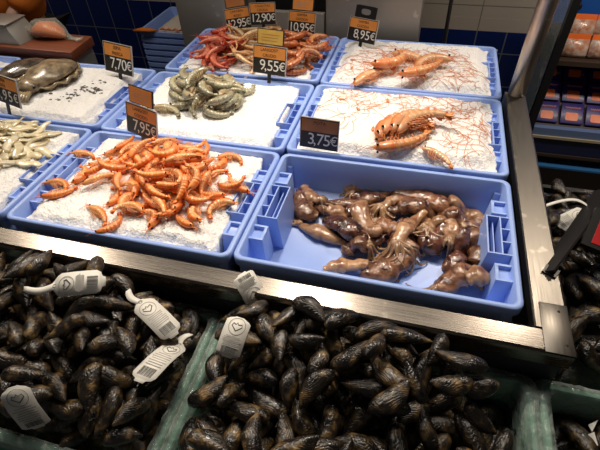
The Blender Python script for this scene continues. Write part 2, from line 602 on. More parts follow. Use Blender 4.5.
# ------------------------------------------------------------------ display counter
ctr = empty('display_counter', (0, 0, 0))
tag(ctr, 'stainless steel fish display counter with a brushed steel edge around the blue crates', 'counter')
# front rail: flat top, rounded nose, face
fr = MB()
prof = [(-0.022, 0.862), (-0.022, 0.888), (-0.027, 0.891), (-0.069, 0.891), (-0.0745, 0.8885), (-0.0765, 0.883), (-0.0765, 0.855), (-0.071, 0.855)]
fr.loft([[Vector((x, y, z)) for y, z in prof] for x in (-1.9, 1.2775)])
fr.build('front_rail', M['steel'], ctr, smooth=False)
rr = MB()
prof = [(1.2165, 0.862), (1.2165, 0.8885), (1.219, 0.8915), (1.274, 0.8915), (1.2785, 0.889), (1.2795, 0.884), (1.2795, 0.845), (1.274, 0.845)]
rr.loft([[Vector((x, y, z)) for x, z in prof] for y in (-0.022, 0.872)][::-1])
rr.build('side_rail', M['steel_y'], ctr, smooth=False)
cp = MB()
cp.box((1.2285, -0.0745, 0.8917), (1.2785, 0.036, 0.8932))
bevel(cp.build('corner_plate', M['steel_y'], ctr), 0.0007)
for p in ((1.266, -0.054), (1.262, 0.019)):
    MB().ball((p[0], p[1], 0.8932), (0.0028, 0.0028, 0.0012), 10, 5).build('rivet', M['black_matt'], ctr)
pan = MB()
pan.box((-1.9, -0.02, 0.72), (-.001, 0.835, 0.775)).box((-.002, -0.02, 0.7201), (1.216, 1.27, 0.7751))
pan.build('pan', M['pan'], ctr, smooth=False)
skirt = MB()
skirt.box((-1.9, -0.070, 0.0), (1.27, -0.060, 0.856)).box((1.262, -.06, 0.0), (1.272, .87, 0.844)).box((-1.9, -0.06, 0.0), (1.262, -0.02, 0.10))
skirt.build('skirt_panel', M['pan'], ctr, smooth=False)
bk = MB().box((0, 1.255, 0.70), (1.216, 1.27, 0.875))
bk.build('back_rail', M['steel_dull'], ctr, smooth=False)

tb = MB()
top = Vector((1.2555, 0.86, 1.75))
bt = Vector((1.2515, 0.888, 0.80))
tb.tube([bt, bt.lerp(top, .35), bt.lerp(top, .7), top], 0.0265, 20)
o = tb.build('tube', M['tube'])
o.name = 'steel_post'
tag(o, 'round worn stainless steel post rising at the far corner of the counter edge', 'post')
MB().box((1.2205, 0.874, 0.80), (1.279, 0.914, 0.880)).build('foot', M['steel_y'], o, smooth=False)

# ------------------------------------------------------------------ blue fish crates
CW, CD, CH = 0.596, 0.403, 0.108


def rrect(x0, y0, x1, y1, r, z, n=5):
    out = []
    for cx, cy, a0 in ((x1 - r, y1 - r, 0), (x0 + r, y1 - r, PI / 2), (x0 + r, y0 + r, PI), (x1 - r, y0 + r, 3 * PI / 2)):
        for i in range(n + 1):
            a = a0 + PI / 2 * i / n
            out.append(Vector((cx + r * math.cos(a), cy + r * math.sin(a), z)))
    return out


def crate_shell():
    b = MB()

    def ring(ins, z, r):
        return rrect(ins, ins, CW - ins, CD - ins, r, z)
    rings = [ring(.022, -CH, .012), ring(.020, -CH + .004, .014), ring(.010, -.024, .02), ring(.0015, -.024, .022), ring(0, -.022, .022),
             ring(0, -.003, .022), ring(.0025, 0, .021), ring(.0105, 0, .016), ring(.0125, -.002, .014), ring(.0165, -.05, .012), ring(.021, -CH + .010, .010),
             ring(.025, -CH + .006, .008)]
    b.loft(rings)
    return b


def end_blocks(parent):
    """Moulded stacking blocks inside the low-x end; copied for the other end."""
    zb = -CH + .006
    out = []

    def block(y0, y1, w, zt, sl=0.012):
        x0 = .0110
        return MB().hexa([(x0, y0 - .004, zb), (x0 + w + sl * .4, y0 - .004, zb), (x0 + w + sl * .4, y1 + .004, zb), (x0, y1 + .004, zb)],
                         [(x0, y0, zt), (x0 + w, y0, zt), (x0 + w, y1, zt), (x0, y1, zt)])
    for s in (0, 1):
        def Y(a, c):
            return (a, c) if s == 0 else (CD - c, CD - a)
        y0, y1 = Y(.075, .122)
        pc_ = [block(y0, y1, .036, -.020)]
        for (a, c) in ((.075, .081), (.116, .122)):
            q = Y(a, c)
            pc_.append(MB().box((.0112, q[0] + .0001, -.0225), (.0469, q[1] - .0001, -.010)))
        pc_.append(MB().box((.040, y0 + .0002, -.0224), (.0468, y1 - .0002, -.0101)))
        out.append(autosmooth(bevel(union(pc_, 'stacking_block', M['crate'], parent), .0010, 2), 40))
        q = Y(.012, .024)
        out.append(autosmooth(bevel(block(q[0], q[1], .020, -.030).build('corner_gusset', M['crate'], parent), .001, 2), 40))
    return out


def grip_cells(parent):
    y0, y1 = .141, .262
    x0, x1 = .0085, .0620
    zt, zb = -.0012, -CH + .006
    w = .0032
    pc_ = [MB().hexa([(x1 - w, y0, zb), (x1 + .010, y0, zb), (x1 + .010, y1, zb), (x1 - w, y1, zb)],
                     [(x1 - w, y0, zt), (x1, y0, zt), (x1, y1, zt), (x1 - w, y1, zt)])]
    for ya in (y0 + .0001, y1 - w - .0001):
        pc_.append(MB().box((x0, ya, zb + .0001), (x1 - .0005, ya + w, zt - .0001)))
    xm = .0300
    pc_.append(MB().box((xm, y0 + .0003, -.05), (xm + w, y1 - .0003, zt - .0003)))
    pc_.append(MB().box((xm + .0135, y0 + .0004, -.051), (xm + .0135 + .0022, y1 - .0004, -.016)))
    for ya in (y0 + (y1 - y0) / 3, y0 + 2 * (y1 - y0) / 3):
        pc_.append(MB().box((x0 + .0002, ya - w / 2, -.0502), (xm + .001, ya + w / 2, zt - .0005)))
    return union(pc_, 'grip', M['crate'], parent)


shell_me = None
proto_crate = empty('fish_crate')
so = crate_shell().build('shell', M['crate'], proto_crate)
autosmooth(so, 50)
ends = end_blocks(proto_crate)
g1 = grip_cells(proto_crate)
fl = MB().box((.0125, .145, -CH + .0062), (.056, .258, -.050)).build('grip_well', M['crate_cell_shade'], proto_crate, smooth=False)
for src in ends + [g1, fl]:
    c = src.copy()
    C.objects.link(c)
    c.parent = proto_crate
    c.location = (CW, CD, 0)
    c.rotation_euler = (0, 0, PI)
for x, y in ((.12, .06), (.12, .343), (.476, .06), (.476, .343), (.298, .2)):
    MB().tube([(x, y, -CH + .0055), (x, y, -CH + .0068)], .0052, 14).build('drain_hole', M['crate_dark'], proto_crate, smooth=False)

CR = {
    'shrimp': (0.003, -0.002, 'blue plastic crate holding the heap of orange cooked shrimps, at the steel edge'),
    'pota': (0.6035, 0.0, 'blue plastic crate without ice holding the brown squids'),
    'prawn': (0.6035, 0.418, 'blue plastic crate behind the squids, its ice carrying a bunch of large orange prawns'),
    'prawnback': (0.6075, 0.828, 'farthest blue crate beside the steel post, its ice strewn with orange antennae'),
    'grey': (0.002, 0.410, 'blue plastic crate of ice with raw grey shrimps'),
    'red': (0.004, 0.834, 'blue plastic crate of ice with three kinds of prawns beneath four price tags'),
    'strip': (-0.6035, 0.0, 'blue plastic crate of ice with pale squid strips'),
    'cuttle': (-0.6045, 0.416, 'blue plastic crate of ice with two cuttlefish and black ink stains'),
    'edge': (-1.212, 0.419, 'blue plastic crate cut off by the frame, next to the cuttlefish crate'),
}
crates = {}
for i, (k, (x, y, lab)) in enumerate(CR.items()):
    c = proto_crate if i == 0 else copy_tree(proto_crate)
    c.location = (x, y, RIM)
    tag(c, lab, 'crate', 'blue fish crates on the counter')
    crates[k] = c

# ------------------------------------------------------------------ ice
ICE = {}


def fbm(x, y, s=0.0):
    return noise.noise((x * 14, y * 14, s)) * .6 + noise.noise((x * 38, y * 38, s + 3)) * .3 + noise.noise((x * 90, y * 90, s + 9)) * .2


def sstep(t):
    t = max(0.0, min(1.0, t))
    return t * t * (3 - 2 * t)


def make_ice(key, edge, mid, label, m=(.018, .018, .018, .018), soft=.05, bumps=()):
    x, y, _ = CR[key]
    ml, mr, mf, mb = m
    x0, x1, y0, y1 = x + ml, x + CW - mr, y + mf, y + CD - mb

    def h(px, py):
        wx = .012 * noise.noise((px * 20, py * 20, 5.0 + x))
        d = min(px - x0 + wx, x1 - px + wx, (py - y0) * 1.2 + wx, (y1 - py) * 1.2 + wx)
        t = sstep((d + .004) / soft)
        z = edge + (mid - edge) * t + fbm(px, py, x * 3 + y) * .0065 * (0.3 + t)
        for bx, by, br, bh in bumps:
            z += bh * math.exp(-((px - bx) ** 2 + (py - by) ** 2) / (br * br))
        return RIM + z
    nx, ny = 150, 100
    b = MB()
    rs = random.Random(hash(key) % 7 if False else len(key) * 3 + int(x * 100))
    vs = []
    for j in range(ny + 1):
        for i in range(nx + 1):
            px = x0 + (x1 - x0) * i / nx
            py = y0 + (y1 - y0) * j / ny
            e = 0 if i in (0, nx) or j in (0, ny) else 1
            ew = max(0.0, 1 - min(i, nx - i) / 18)
            px += ew * (.011 * noise.noise((py * 22, x * 5 + (3 if i > nx / 2 else 0), 1.7)) + .006 * noise.noise((py * 70, x * 5, i * .02)))
            vs.append((px + rs.uniform(-.001, .001) * e, py + rs.uniform(-.001, .001) * e, h(px, py) + rs.uniform(-.0014, .0014)))
    fs = []
    for j in range(ny):
        for i in range(nx):
            a = j * (nx + 1) + i
            fs.append((a, a + 1, a + nx + 2, a + nx + 1))
    # skirt down into the crate so that the ice is a solid body
    border = [i for i in range(nx + 1)] + [j * (nx + 1) + nx for j in range(1, ny + 1)] + [ny * (nx + 1) + i for i in range(nx - 1, -1, -1)] + [j * (nx + 1) for j in range(ny - 1, 0, -1)]
    base = len(vs)
    for q in border:
        p = vs[q]
        ix = .012
        vs.append((min(max(p[0], x0 + ix), x1 - ix), min(max(p[1], y0 + ix), y1 - ix), RIM - CH + .0075))
    nb = len(border)
    for q in range(nb):
        r = (q + 1) % nb
        fs.append((border[q], base + q, base + r, border[r]))
    fs.append(tuple(base + q for q in range(nb - 1, -1, -1)))
    b.add(vs, fs)
    o = b.build('crushed_ice', M['ice'])
    tag(o, label, 'ice', kind='stuff')
    ICE[key] = h
    return o


ENDM = .040
make_ice('shrimp', -.014, -.001, 'white crushed ice under the orange cooked shrimps', (.046, .048, .0175, .0175), .035)
make_ice('prawn', -.012, .012, 'crushed ice under the bunch of large orange prawns behind the squids', (.030, .030, .020, .016))
make_ice('prawnback', -.012, .012, 'crushed ice strewn with antennae in the farthest crate by the steel post', (.030, .030, .016, .016))
make_ice('grey', -.014, .001, 'white crushed ice under the raw grey shrimps', (.042, .052, .0175, .0175), .035)
make_ice('red', -.016, -.004, 'crushed ice under the red, pale and brown prawns', (.042, .048, .0175, .0175), .035)
make_ice('strip', -.014, .000, 'white crushed ice under the pale squid strips', (.042, .050, .0175, .0175), .035)
make_ice('cuttle', -.014, .004, 'white crushed ice with black ink stains under the cuttlefish', (.020, .058, .0175, .0175), .035)
make_ice('edge', -.022, .002, 'crushed ice in the crate cut off by the frame beside the cuttlefish crate', (.018, .040, .018, .018))


# ------------------------------------------------------------------ piling by dropping
class Pile:
    def __init__(self, ground, squash=0.86, box=None):
        self.P = np.zeros((0, 3))
        self.R = np.zeros(0)
        self.ground, self.sq, self.box = ground, squash, box

    def fit(self, sph, x, y, rots):
        best = None
        for R in rots:
            A = np.array(R.to_3x3() if hasattr(R, 'to_3x3') else R)
            q = sph[:, :3] @ A.T + np.array([x, y, 0])
            r = sph[:, 3]
            if self.box:
                x0, x1, y0, y1 = self.box
                if (q[:, 0] - r < x0).any() or (q[:, 0] + r > x1).any() or (q[:, 1] - r < y0).any() or (q[:, 1] + r > y1).any():
                    continue
            z = max(self.ground(a[0], a[1]) + rr_ * .88 - a[2] for a, rr_ in zip(q, r))
            if len(self.R):
                near = (np.abs(self.P[:, 0] - x) < .16) & (np.abs(self.P[:, 1] - y) < .16)
                Pn, Rn = self.P[near], self.R[near]
                if len(Rn):
                    d2 = (q[:, None, 0] - Pn[None, :, 0]) ** 2 + (q[:, None, 1] - Pn[None, :, 1]) ** 2
                    s = ((r[:, None] + Rn[None, :]) * self.sq) ** 2
                    ok = d2 < s
                    if ok.any():
                        zz = Pn[None, :, 2] + np.sqrt(np.where(ok, s - d2, 0)) - q[:, None, 2]
                        z = max(z, zz[ok].max())
            sc_ = z + q[:, 2].mean()
            if best is None or sc_ < best[0]:
                best = (sc_, z, R, q, r)
        return best

    def drop(self, sph, x, y, rots):
        b = self.fit(sph, x, y, rots)
        if b is None:
            return None
        _, z, R, q, r = b
        self.P = np.vstack([self.P, q + np.array([0, 0, z])])
        self.R = np.concatenate([self.R, r])
        Mx = R.to_matrix().to_4x4() if hasattr(R, 'to_matrix') else R.to_4x4()
        Mx.translation = Vector((x, y, z))
        return Mx


def rotm(yaw, pitch, roll):
    return (Matrix.Rotation(yaw, 3, 'Z') @ Matrix.Rotation(pitch, 3, 'Y') @ Matrix.Rotation(roll, 3, 'X'))


def inpoly(x, y, poly):
    c = False
    j = len(poly) - 1
    for i in range(len(poly)):
        xi, yi = poly[i]
        xj, yj = poly[j]
        if (yi > y) != (yj > y) and x < (xj - xi) * (y - yi) / (yj - yi) + xi:
            c = not c
        j = i
    return c


def poly_pts(px, z):
    return [tuple(at(a, b, z)[:2]) for a, b in px]


def sample_poly(poly, n, rs, tries=40):
    """Spread points over a polygon, each the farthest of several tries from the others."""
    xs, ys = [p[0] for p in poly], [p[1] for p in poly]
    out = []
    while len(out) < n:
        best = None
        for _ in range(tries):
            p = (rs.uniform(min(xs), max(xs)), rs.uniform(min(ys), max(ys)))
            if not inpoly(p[0], p[1], poly):
                continue
            d = min([(p[0] - q[0]) ** 2 + (p[1] - q[1]) ** 2 for q in out[-60:]] or [1])
            if best is None or d > best[0]:
                best = (d, p)
        if best:
            out.append(best[1])
    return out


# ------------------------------------------------------------------ shrimps
def shrimp_line(curl, L, s):
    """Centre line, in the xy plane, head at s=0; returns point and heading."""
    x = y = 0.0
    a = curl * 0.25
    n = max(1, int(40 * s))
    for i in range(n):
        t = s * (i + .5) / n
        a_ = curl * (0.18 * t + 0.82 * t ** 1.5)
        x += math.cos(a_) * L * s / n
        y -= math.sin(a_) * L * s / n
    return Vector((x, y, 0)), curl * (0.18 * s + 0.82 * s ** 1.5)


def make_shrimp(name, curl, L, w, mats, legs=True, ant=0.05, claws=False, nseg=6, zflat=.82):
    p1, _ = shrimp_line(curl, L, .5)
    off = p1 * 1.0
    off = (shrimp_line(curl, L, 0)[0] + shrimp_line(curl, L, .5)[0] * 2 + shrimp_line(curl, L, 1)[0]) / 4

    def rad(s):
        if s < .10:
            return w * (.35 + .45 * s / .10)
        if s < .34:
            return w * (.80 + .24 * math.sin((s - .10) / .24 * PI / 2))
        return w * (1.02 - .62 * ((s - .34) / .66) ** 1.3)

    def body(s0, s1, n, seg):
        rings, att = [], []
        for i in range(n + 1):
            s = s0 + (s1 - s0) * i / n
            c, a = shrimp_line(curl, L, s)
            c = c - off
            r = rad(s)
            if seg:
                u = (s - s0) / (s1 - s0) * nseg
                r *= 1.09 - .21 * (u - math.floor(u)) ** 1.5
                sb = 1.0 if (u - math.floor(u)) > .72 else 0.0
            if i == 0:
                r *= .75
            if i == n:
                r *= .6
            t = Vector((math.cos(a), -math.sin(a), 0))
            out = Vector((math.sin(a), math.cos(a), 0))      # outer (back) side
            ring = []
            for j in range(10):
                th = 2 * PI * j / 10
                k = 1.0 if math.cos(th) > 0 else .86
                ring.append(c + out * (r * k * math.cos(th)) + Vector((0, 0, r * zflat * math.sin(th))))
                att.append(max(0, min(1, (.5 - .5 * math.cos(th)) + (.38 * sb if seg else 0))))
            rings.append(ring)
        return MB().loft(rings, attr=[x + .001 for x in att])
    root = body(.32, .95, 25, True).build(name, mats[0])
    h = body(.0, .36, 9, False)
    # rostrum spike and whisker-like antennae
    c, a = shrimp_line(curl, L, .02)
    c -= off
    h.tube([c + Vector((.004, w * .45, 0)), c + Vector((-.006, w * .55, 0)), c + Vector((-.016, w * .75, .0))], [.0022, .0014, .0003], 5)
    if ant:
        for sg in (-1, 1):
            h.tube([c, c + Vector((-ant * .35, w * .2 * sg, .003 * sg)), c + Vector((-ant * .7, -w * .6 * sg, .002)), c + Vector((-ant, -w * 1.6 * sg, -.002))],
                   [.0011, .0008, .0006, .0003], 4)
    h.build('head', mats[1], root)
    e = MB()
    c2, _ = shrimp_line(curl, L, .07)
    c2 -= off
    for sg in (-1, 1):
        e.ball(c2 + Vector((-.001, w * .35, sg * w * .62)), w * .2, 7, 5)
    e.build('eyes', M['eye'], root)
    tfan = MB()
    c, a = shrimp_line(curl, L, .93)
    c -= off
    for da, ln, z in ((-.45, .95, .35), (-.15, 1.1, -.25), (.15, 1.1, .25), (.42, .95, -.35)):
        d = Vector((math.cos(a + da * .7), -math.sin(a + da * .7), z * .8)).normalized()
        tl = L * .16 * ln
        tfan.tube([c, c + d * tl * .45, c + d * tl * .85, c + d * tl], [(w * .16, w * .12), (w * .34, w * .10), (w * .30, w * .07), (w * .05, w * .03)], 6)
    tfan.build('tail_fan', mats[0], root)
    if legs:
        lg = MB()
        for i in range(8):
            s = .20 + .075 * i
            c, a = shrimp_line(curl, L, s)
            c -= off
            inn = Vector((-math.sin(a), -math.cos(a), 0))
            t = Vector((math.cos(a), -math.sin(a), 0))
            ln = w * (1.5 if i < 4 else .8)
            for sg in (-1, 1):
                q0 = c + inn * rad(s) * .7 + Vector((0, 0, sg * w * .3))
                lg.tube([q0, q0 + inn * ln * .55 + t * ln * .25 + Vector((0, 0, sg * w * .15)), q0 + inn * ln + t * ln * (.75 if i < 4 else .2)],
                        [w * .11, w * .085, w * .03], 4)
        if claws:
            c, a = shrimp_line(curl, L, .16)
            c -= off
            for sg in (-1, 1):
                q = [c + Vector((0, -w * .5, sg * w * .4)), c + Vector((-.018, -w * 1.5, sg * w * .9)), c + Vector((-.048, -w * (1.0 if sg > 0 else 2.2), sg * w * .8)),
                     c + Vector((-.066, -w * (.8 if sg > 0 else 2.6), sg * w * .6))]
                lg.tube(q, [.0022, .0026, .0040, .0006], 6)
        lg.build('legs', mats[2], root)
    n = 9
    sph = []
    for i in range(n):
        s = .04 + .92 * i / (n - 1)
        c, _ = shrimp_line(curl, L, s)
        c -= off
        sph.append((c.x, c.y, c.z, rad(s) * .82))
    return root, np.array(sph)


def scatter(protos, pile, pts, name_label, cat, group, rs, yaw=None, tilt=.35, flip=True, placed=None):
    """Drop copies of the given animals at the points, one on top of the other."""
    k = 0
    for p in pts:
        pr, sph = protos[rs.randrange(len(protos))]
        y0 = rs.uniform(0, 2 * PI) if yaw is None else rs.gauss(yaw[0], yaw[1])
        rots = []
        for _ in range(5):
            f = PI if flip and rs.random() < .5 else 0
            rots.append(rotm(y0 + rs.uniform(-.3, .3), rs.uniform(-tilt, tilt), f + rs.uniform(-tilt, tilt)))
        Mx = pile.drop(sph, p[0], p[1], rots)
        if Mx is None:
            continue
        c = copy_tree(pr)
        c.matrix_world = Mx
        tag(c, name_label, cat, group)
        k += 1
    return k


def place_one(pr, sph, pile, px, py, yaw, label, cat, group=None, flip=False, tilt=.06, z=.905):
    p = at(px, py, z)
    rots = [rotm(yaw, a, (PI if flip else 0) + b) for a in (-tilt, 0, tilt) for b in (-tilt, 0, tilt)]
    keep, pile.box = pile.box, None
    Mx = pile.drop(sph, p.x, p.y, rots)
    pile.box = keep
    c = copy_tree(pr)
    c.matrix_world = Mx
    tag(c, label, cat, group)
    return c


def drop_protos(lst):
    for pr, _ in lst:
        for ch in list(pr.children):
            bpy.data.objects.remove(ch)
        bpy.data.objects.remove(pr)


# --- orange cooked shrimps
cm = (M['cooked'], M['cooked_head'], M['cooked_leg'])
cooked = [make_shrimp('cooked_shrimp', c, L, w, cm, ant=0.02) for c, L, w in ((1.1, .088, .0106), (1.9, .092, .0112), (2.7, .094, .0114), (2.2, .084, .0104), (.8, .080, .0100))]
pile = Pile(ICE['shrimp'], .84, (0.02, .585, .02, .39))
rs = random.Random(5)
LABELS1 = [
    (0, 83, 153, .35, 'lone orange shrimp lying on the ice by the crate grip, apart from the heap', False),
    (1, 58, 184, .55, 'upper of two crossed orange shrimps lying farthest from the heap', False),
    (0, 58, 193, .15, 'lower of two crossed orange shrimps lying farthest from the heap', True),
    (1, 81, 175, 1.1, 'orange shrimp standing off the heap beside the two crossed ones', True),
    (3, 114, 196, 1.0, 'pale orange shrimp curved on the ice between the heap and the tiny scrap', True),
    (0, 101, 219, -.08, 'straight orange shrimp lying nearest the steel edge beside a curled one', False),
    (3, 112, 229, .2, 'curled orange shrimp lying nearest the steel edge', True),
    (3, 231, 158, .9, 'small orange shrimp alone on ice behind the heap near the squid crate', False),
    (2, 221, 213, PI - .2, 'curled orange shrimp alone on the ice in front of the squid crate grip', True),
    (0, 238, 185, PI - .1, 'orange shrimp reaching from the heap towards the squid crate grip', False),
]
for i, px, py, yw, lab, fl_ in LABELS1:
    place_one(cooked[i][0], cooked[i][1], pile, px, py, yw, lab, 'shrimp', 'orange cooked shrimps', fl_, z=.905 if py < 205 else .888)
pc = MB().tube([(-.012, 0, 0), (-.004, .001, .001), (.006, -.001, .001), (.013, .002, 0)], [.003, .0045, .004, .002], 7, wob=.3).build('shrimp_scrap', M['cooked_leg'])
p = at(101, 211, .9)
pc.location = (p.x, p.y, ICE['shrimp'](p.x, p.y) + .003)
tag(pc, 'tiny broken shrimp piece on the ice between two single orange shrimps', 'shrimp piece')
zone1 = poly_pts([(94, 160), (112, 150), (134, 141), (168, 141), (202, 141), (212, 156), (222, 170), (236, 182), (214, 197), (200, 214), (180, 222), (152, 221), (128, 211), (122, 190), (100, 181)], .91)
zone2 = poly_pts([(135, 152), (165, 148), (195, 150), (206, 172), (212, 188), (190, 205), (158, 208), (142, 192)], .92)
zone3 = poly_pts([(152, 166), (190, 160), (200, 184), (178, 200), (152, 192)], .93)
lab1 = 'orange cooked shrimp tangled in the big heap on ice at the steel edge'
scatter(cooked, pile, sample_poly(zone1, 52, rs), lab1, 'shrimp', 'orange cooked shrimps', rs)
scatter(cooked, pile, sample_poly(zone2, 24, rs), lab1, 'shrimp', 'orange cooked shrimps', rs)
scatter(cooked, pile, sample_poly(zone3, 12, rs), lab1, 'shrimp', 'orange cooked shrimps', rs)
drop_protos(cooked)

# --- raw grey shrimps
gm_ = (M['raw'], M['raw_head'], M['raw_leg'])
raw = [make_shrimp('grey_shrimp', c, L, w, gm_, ant=0.03) for c, L, w in ((1.6, .112, .0145), (2.4, .118, .0150), (2.0, .104, .0140))]
pile = Pile(ICE['grey'], .84)
place_one(raw[0][0], raw[0][1], pile, 168, 112, .5, 'grey raw shrimp lying apart from its heap behind the price tag', 'shrimp', 'grey raw shrimps')
place_one(raw[1][0], raw[1][1], pile, 190, 82, .2, 'grey raw shrimp curled at the far end of its heap with its back outward', 'shrimp', 'grey raw shrimps')
z1 = poly_pts([(180, 92), (192, 84), (215, 81), (238, 84), (245, 94), (240, 108), (228, 114), (205, 113), (190, 112), (179, 104)], .91)
z2 = poly_pts([(190, 92), (215, 88), (234, 92), (228, 106), (205, 107), (190, 103)], .92)
lab2 = 'grey raw shrimp in the small heap on ice in the middle crate'
scatter(raw, pile, sample_poly(z1, 19, rs), lab2, 'shrimp', 'grey raw shrimps', rs, tilt=.3)
scatter(raw, pile, sample_poly(z2, 9, rs), lab2, 'shrimp', 'grey raw shrimps', rs, tilt=.3)
drop_protos(raw)

# --- three heaps in the back crate
redp = [make_shrimp('red_prawn', c, L, w, (M['red'], M['red_head'], M['red_leg']), ant=0.05) for c, L, w in ((1.6, .115, .0122), (2.3, .115, .0128))]
palep = [make_shrimp('langoustine', c, L, w, (M['pale'], M['pale_head'], M['pale_leg']), ant=0.06, claws=True) for c, L, w in ((.6, .115, .0100), (1.2, .12, .0105))]
brownp = [make_shrimp('brown_prawn', c, L, w, (M['brown'], M['brown_head'], M['brown']), ant=0.04) for c, L, w in ((1.8, .115, .0135), (2.4, .12, .0142))]
pile = Pile(ICE['red'], .84)
z = poly_pts([(199, 50), (212, 40), (228, 34), (240, 40), (240, 52), (228, 60), (208, 62)], .92)
scatter(redp, pile, sample_poly(z, 20, rs), 'bright red prawn in the heap at the column end of the back crate', 'prawn', 'bright red prawns', rs)
scatter(redp, pile, sample_poly(z, 8, rs), 'bright red prawn in the heap at the column end of the back crate', 'prawn', 'bright red prawns', rs)
z = poly_pts([(236, 46), (246, 36), (266, 32), (286, 36), (284, 50), (276, 64), (252, 66), (236, 60)], .92)
scatter(palep, pile, sample_poly(z, 20, rs), 'pale yellow langoustine in the heap between the red and the brown prawns', 'langoustine', 'pale langoustines', rs)
scatter(palep, pile, sample_poly(z, 10, rs), 'pale yellow langoustine in the heap between the red and the brown prawns', 'langoustine', 'pale langoustines', rs)
z = poly_pts([(288, 42), (300, 36), (316, 40), (320, 50), (312, 58), (300, 68), (286, 64)], .92)
scatter(brownp, pile, sample_poly(z, 14, rs), 'brown orange prawn in the heap below the tag reading 10,95', 'prawn', 'brown orange prawns', rs)
scatter(brownp, pile, sample_poly(z, 5, rs), 'brown orange prawn in the heap below the tag reading 10,95', 'prawn', 'brown orange prawns', rs)
drop_protos(redp)
drop_protos(palep)
drop_protos(brownp)

# --- large orange prawns
bg = (M['big'], M['big_head'], M['big_leg'])
bigs = [make_shrimp('large_prawn', c, L, w, bg, ant=0.06) for c, L, w in ((1.0, .165, .0190), (1.9, .185, .0205), (2.6, .19, .021))]
pile = Pile(ICE['prawnback'], .8)
for i, px, py, yw, fl_, lab in (
        (0, 372, 77, 1.2, False, 'large orange prawn standing upright to the tag, nearest the tag reading 8,95'),
        (1, 390, 68, .2, True, 'large orange prawn in the middle of the group in the farthest crate'),
        (0, 412, 60, -.05, False, 'long orange prawn lying along the far side of the group in the farthest crate'),
        (2, 430, 69, PI - .2, True, 'curled orange prawn at the post end of the group in the farthest crate'),
        (0, 420, 77, .25, True, 'straight orange prawn lying at the near side of the group in the farthest crate')):
    place_one(bigs[i][0], bigs[i][1], pile, px, py, yw, lab, 'prawn', 'large orange prawns in the farthest crate', fl_, z=.92)
pile = Pile(ICE['prawn'], .42)
for i, px, py, yw, fl_, lab in (
        (2, 396, 128, 1.75, False, 'large orange prawn at the tag side of the bunch behind the squids'),
        (2, 403, 127, 1.6, False, 'large orange prawn second from the tag side of the bunch behind the squids'),
        (1, 411, 126, 1.5, False, 'large orange prawn in the middle of the bunch behind the squids'),
        (1, 419, 127, 1.4, False, 'large orange prawn at the post side of the bunch behind the squids'),
        (0, 402, 142, .15, True, 'large orange prawn lying across the foot of the bunch behind the squids'),
        (0, 438, 154, -.2, False, 'orange prawn poking out over the rim of the squid crate beside the bunch')):
    o = place_one(bigs[i][0], bigs[i][1], pile, px, py, yw, lab, 'prawn', 'large orange prawns in the crate behind the squids', fl_, z=.925)
    if px == 438:
        o.scale = (.6, .6, .6)
        o.location.z -= .003
drop_protos(bigs)


def strands(key, n, zone, seed, label):
    rs_ = random.Random(seed)
    b = MB()
    h = ICE[key]
    x, y, _ = CR[key]
    for p in sample_poly(zone, n, rs_, 6):
        a = rs_.uniform(0, 2 * PI)
        q = Vector((p[0], p[1], 0))
        pts = []
        cv = rs_.uniform(-.5, .5)
        for i in range(7):
            if not (x + .03 < q.x < x + CW - .03 and y + .02 < q.y < y + CD - .02):
                break
            pts.append((q.x, q.y, h(q.x, q.y) + .0016 + .001 * math.sin(i)))
            a += cv + rs_.uniform(-.25, .25)
            q = q + Vector((math.cos(a), math.sin(a), 0)) * rs_.uniform(.008, .017)
        if len(pts) > 3:
            b.tube(pts, [.0007] * (len(pts) - 1) + [.0004], 4)
    o = b.build('shrimp_antennae', M['strand'])
    tag(o, label, 'antennae', kind='stuff')


strands('prawnback', 230, poly_pts([(345, 66), (362, 52), (380, 46), (440, 50), (470, 58), (485, 80), (480, 92), (430, 90), (360, 84)], .91), 3, 'thin red antennae scattered over the ice in the farthest crate')
strands('prawn', 170, poly_pts([(336, 90), (420, 92), (482, 104), (492, 130), (484, 158), (450, 150), (436, 120), (380, 106), (350, 128), (334, 112)], .91), 4, 'thin red antennae scattered over the ice behind the squids')
srs = random.Random(9)
for key, px, lab in (('prawnback', [(352, 67), (356, 79), (353, 60), (365, 62), (380, 60)], 'small orange shell scrap on ice below the tag reading 8,95'),
                     ('prawn', [(342, 99), (358, 109), (436, 110), (446, 112), (373, 128), (388, 100), (428, 108)], 'small orange shell scrap on ice around the bunch behind the squids')):
    for a, b_ in px:
        p = at(a, b_, .915)
        an = srs.uniform(0, PI)
        d = Vector((math.cos(an), math.sin(an), 0))
        ln = srs.uniform(.008, .014)
        o = MB().tube([-d * ln, -d * ln * .3, d * ln * .4, d * ln], [.001, .0045, .004, .001], 6, flat=.6, wob=.4, seed=a).build('shell_scrap', M['scrap'])
        o.location = (p.x, p.y, ICE[key](p.x, p.y) + .002)
        tag(o, lab, 'shell scrap', lab.replace('small orange shell scrap', 'shell scraps'))

# --- ink stains on the ice beside the cuttlefish
b = MB()
irs = random.Random(2)
for (a, c, s, n) in ((88, 91, .022, 36), (72, 95, .03, 24), (62, 100, .02, 8), (96, 89, .012, 16), (100, 82, .04, 8)):
    p = at(a, c, .905)
    for _ in range(n):
        x = p.x + irs.gauss(0, s)
        y = p.y + irs.gauss(0, s * .45)
        if not (-.56 < x < -.05 and .45 < y < .79):
            continue
        r = irs.uniform(.0012, .0058)
        b.ball((x, y, ICE['cuttle'](x, y) + .0004), (r * 1.6, r, .0012), 6, 4)
tag(b.build('squid_ink', M['ink']), 'black ink specks spilled on the ice beside the cuttlefish', 'ink', kind='stuff')

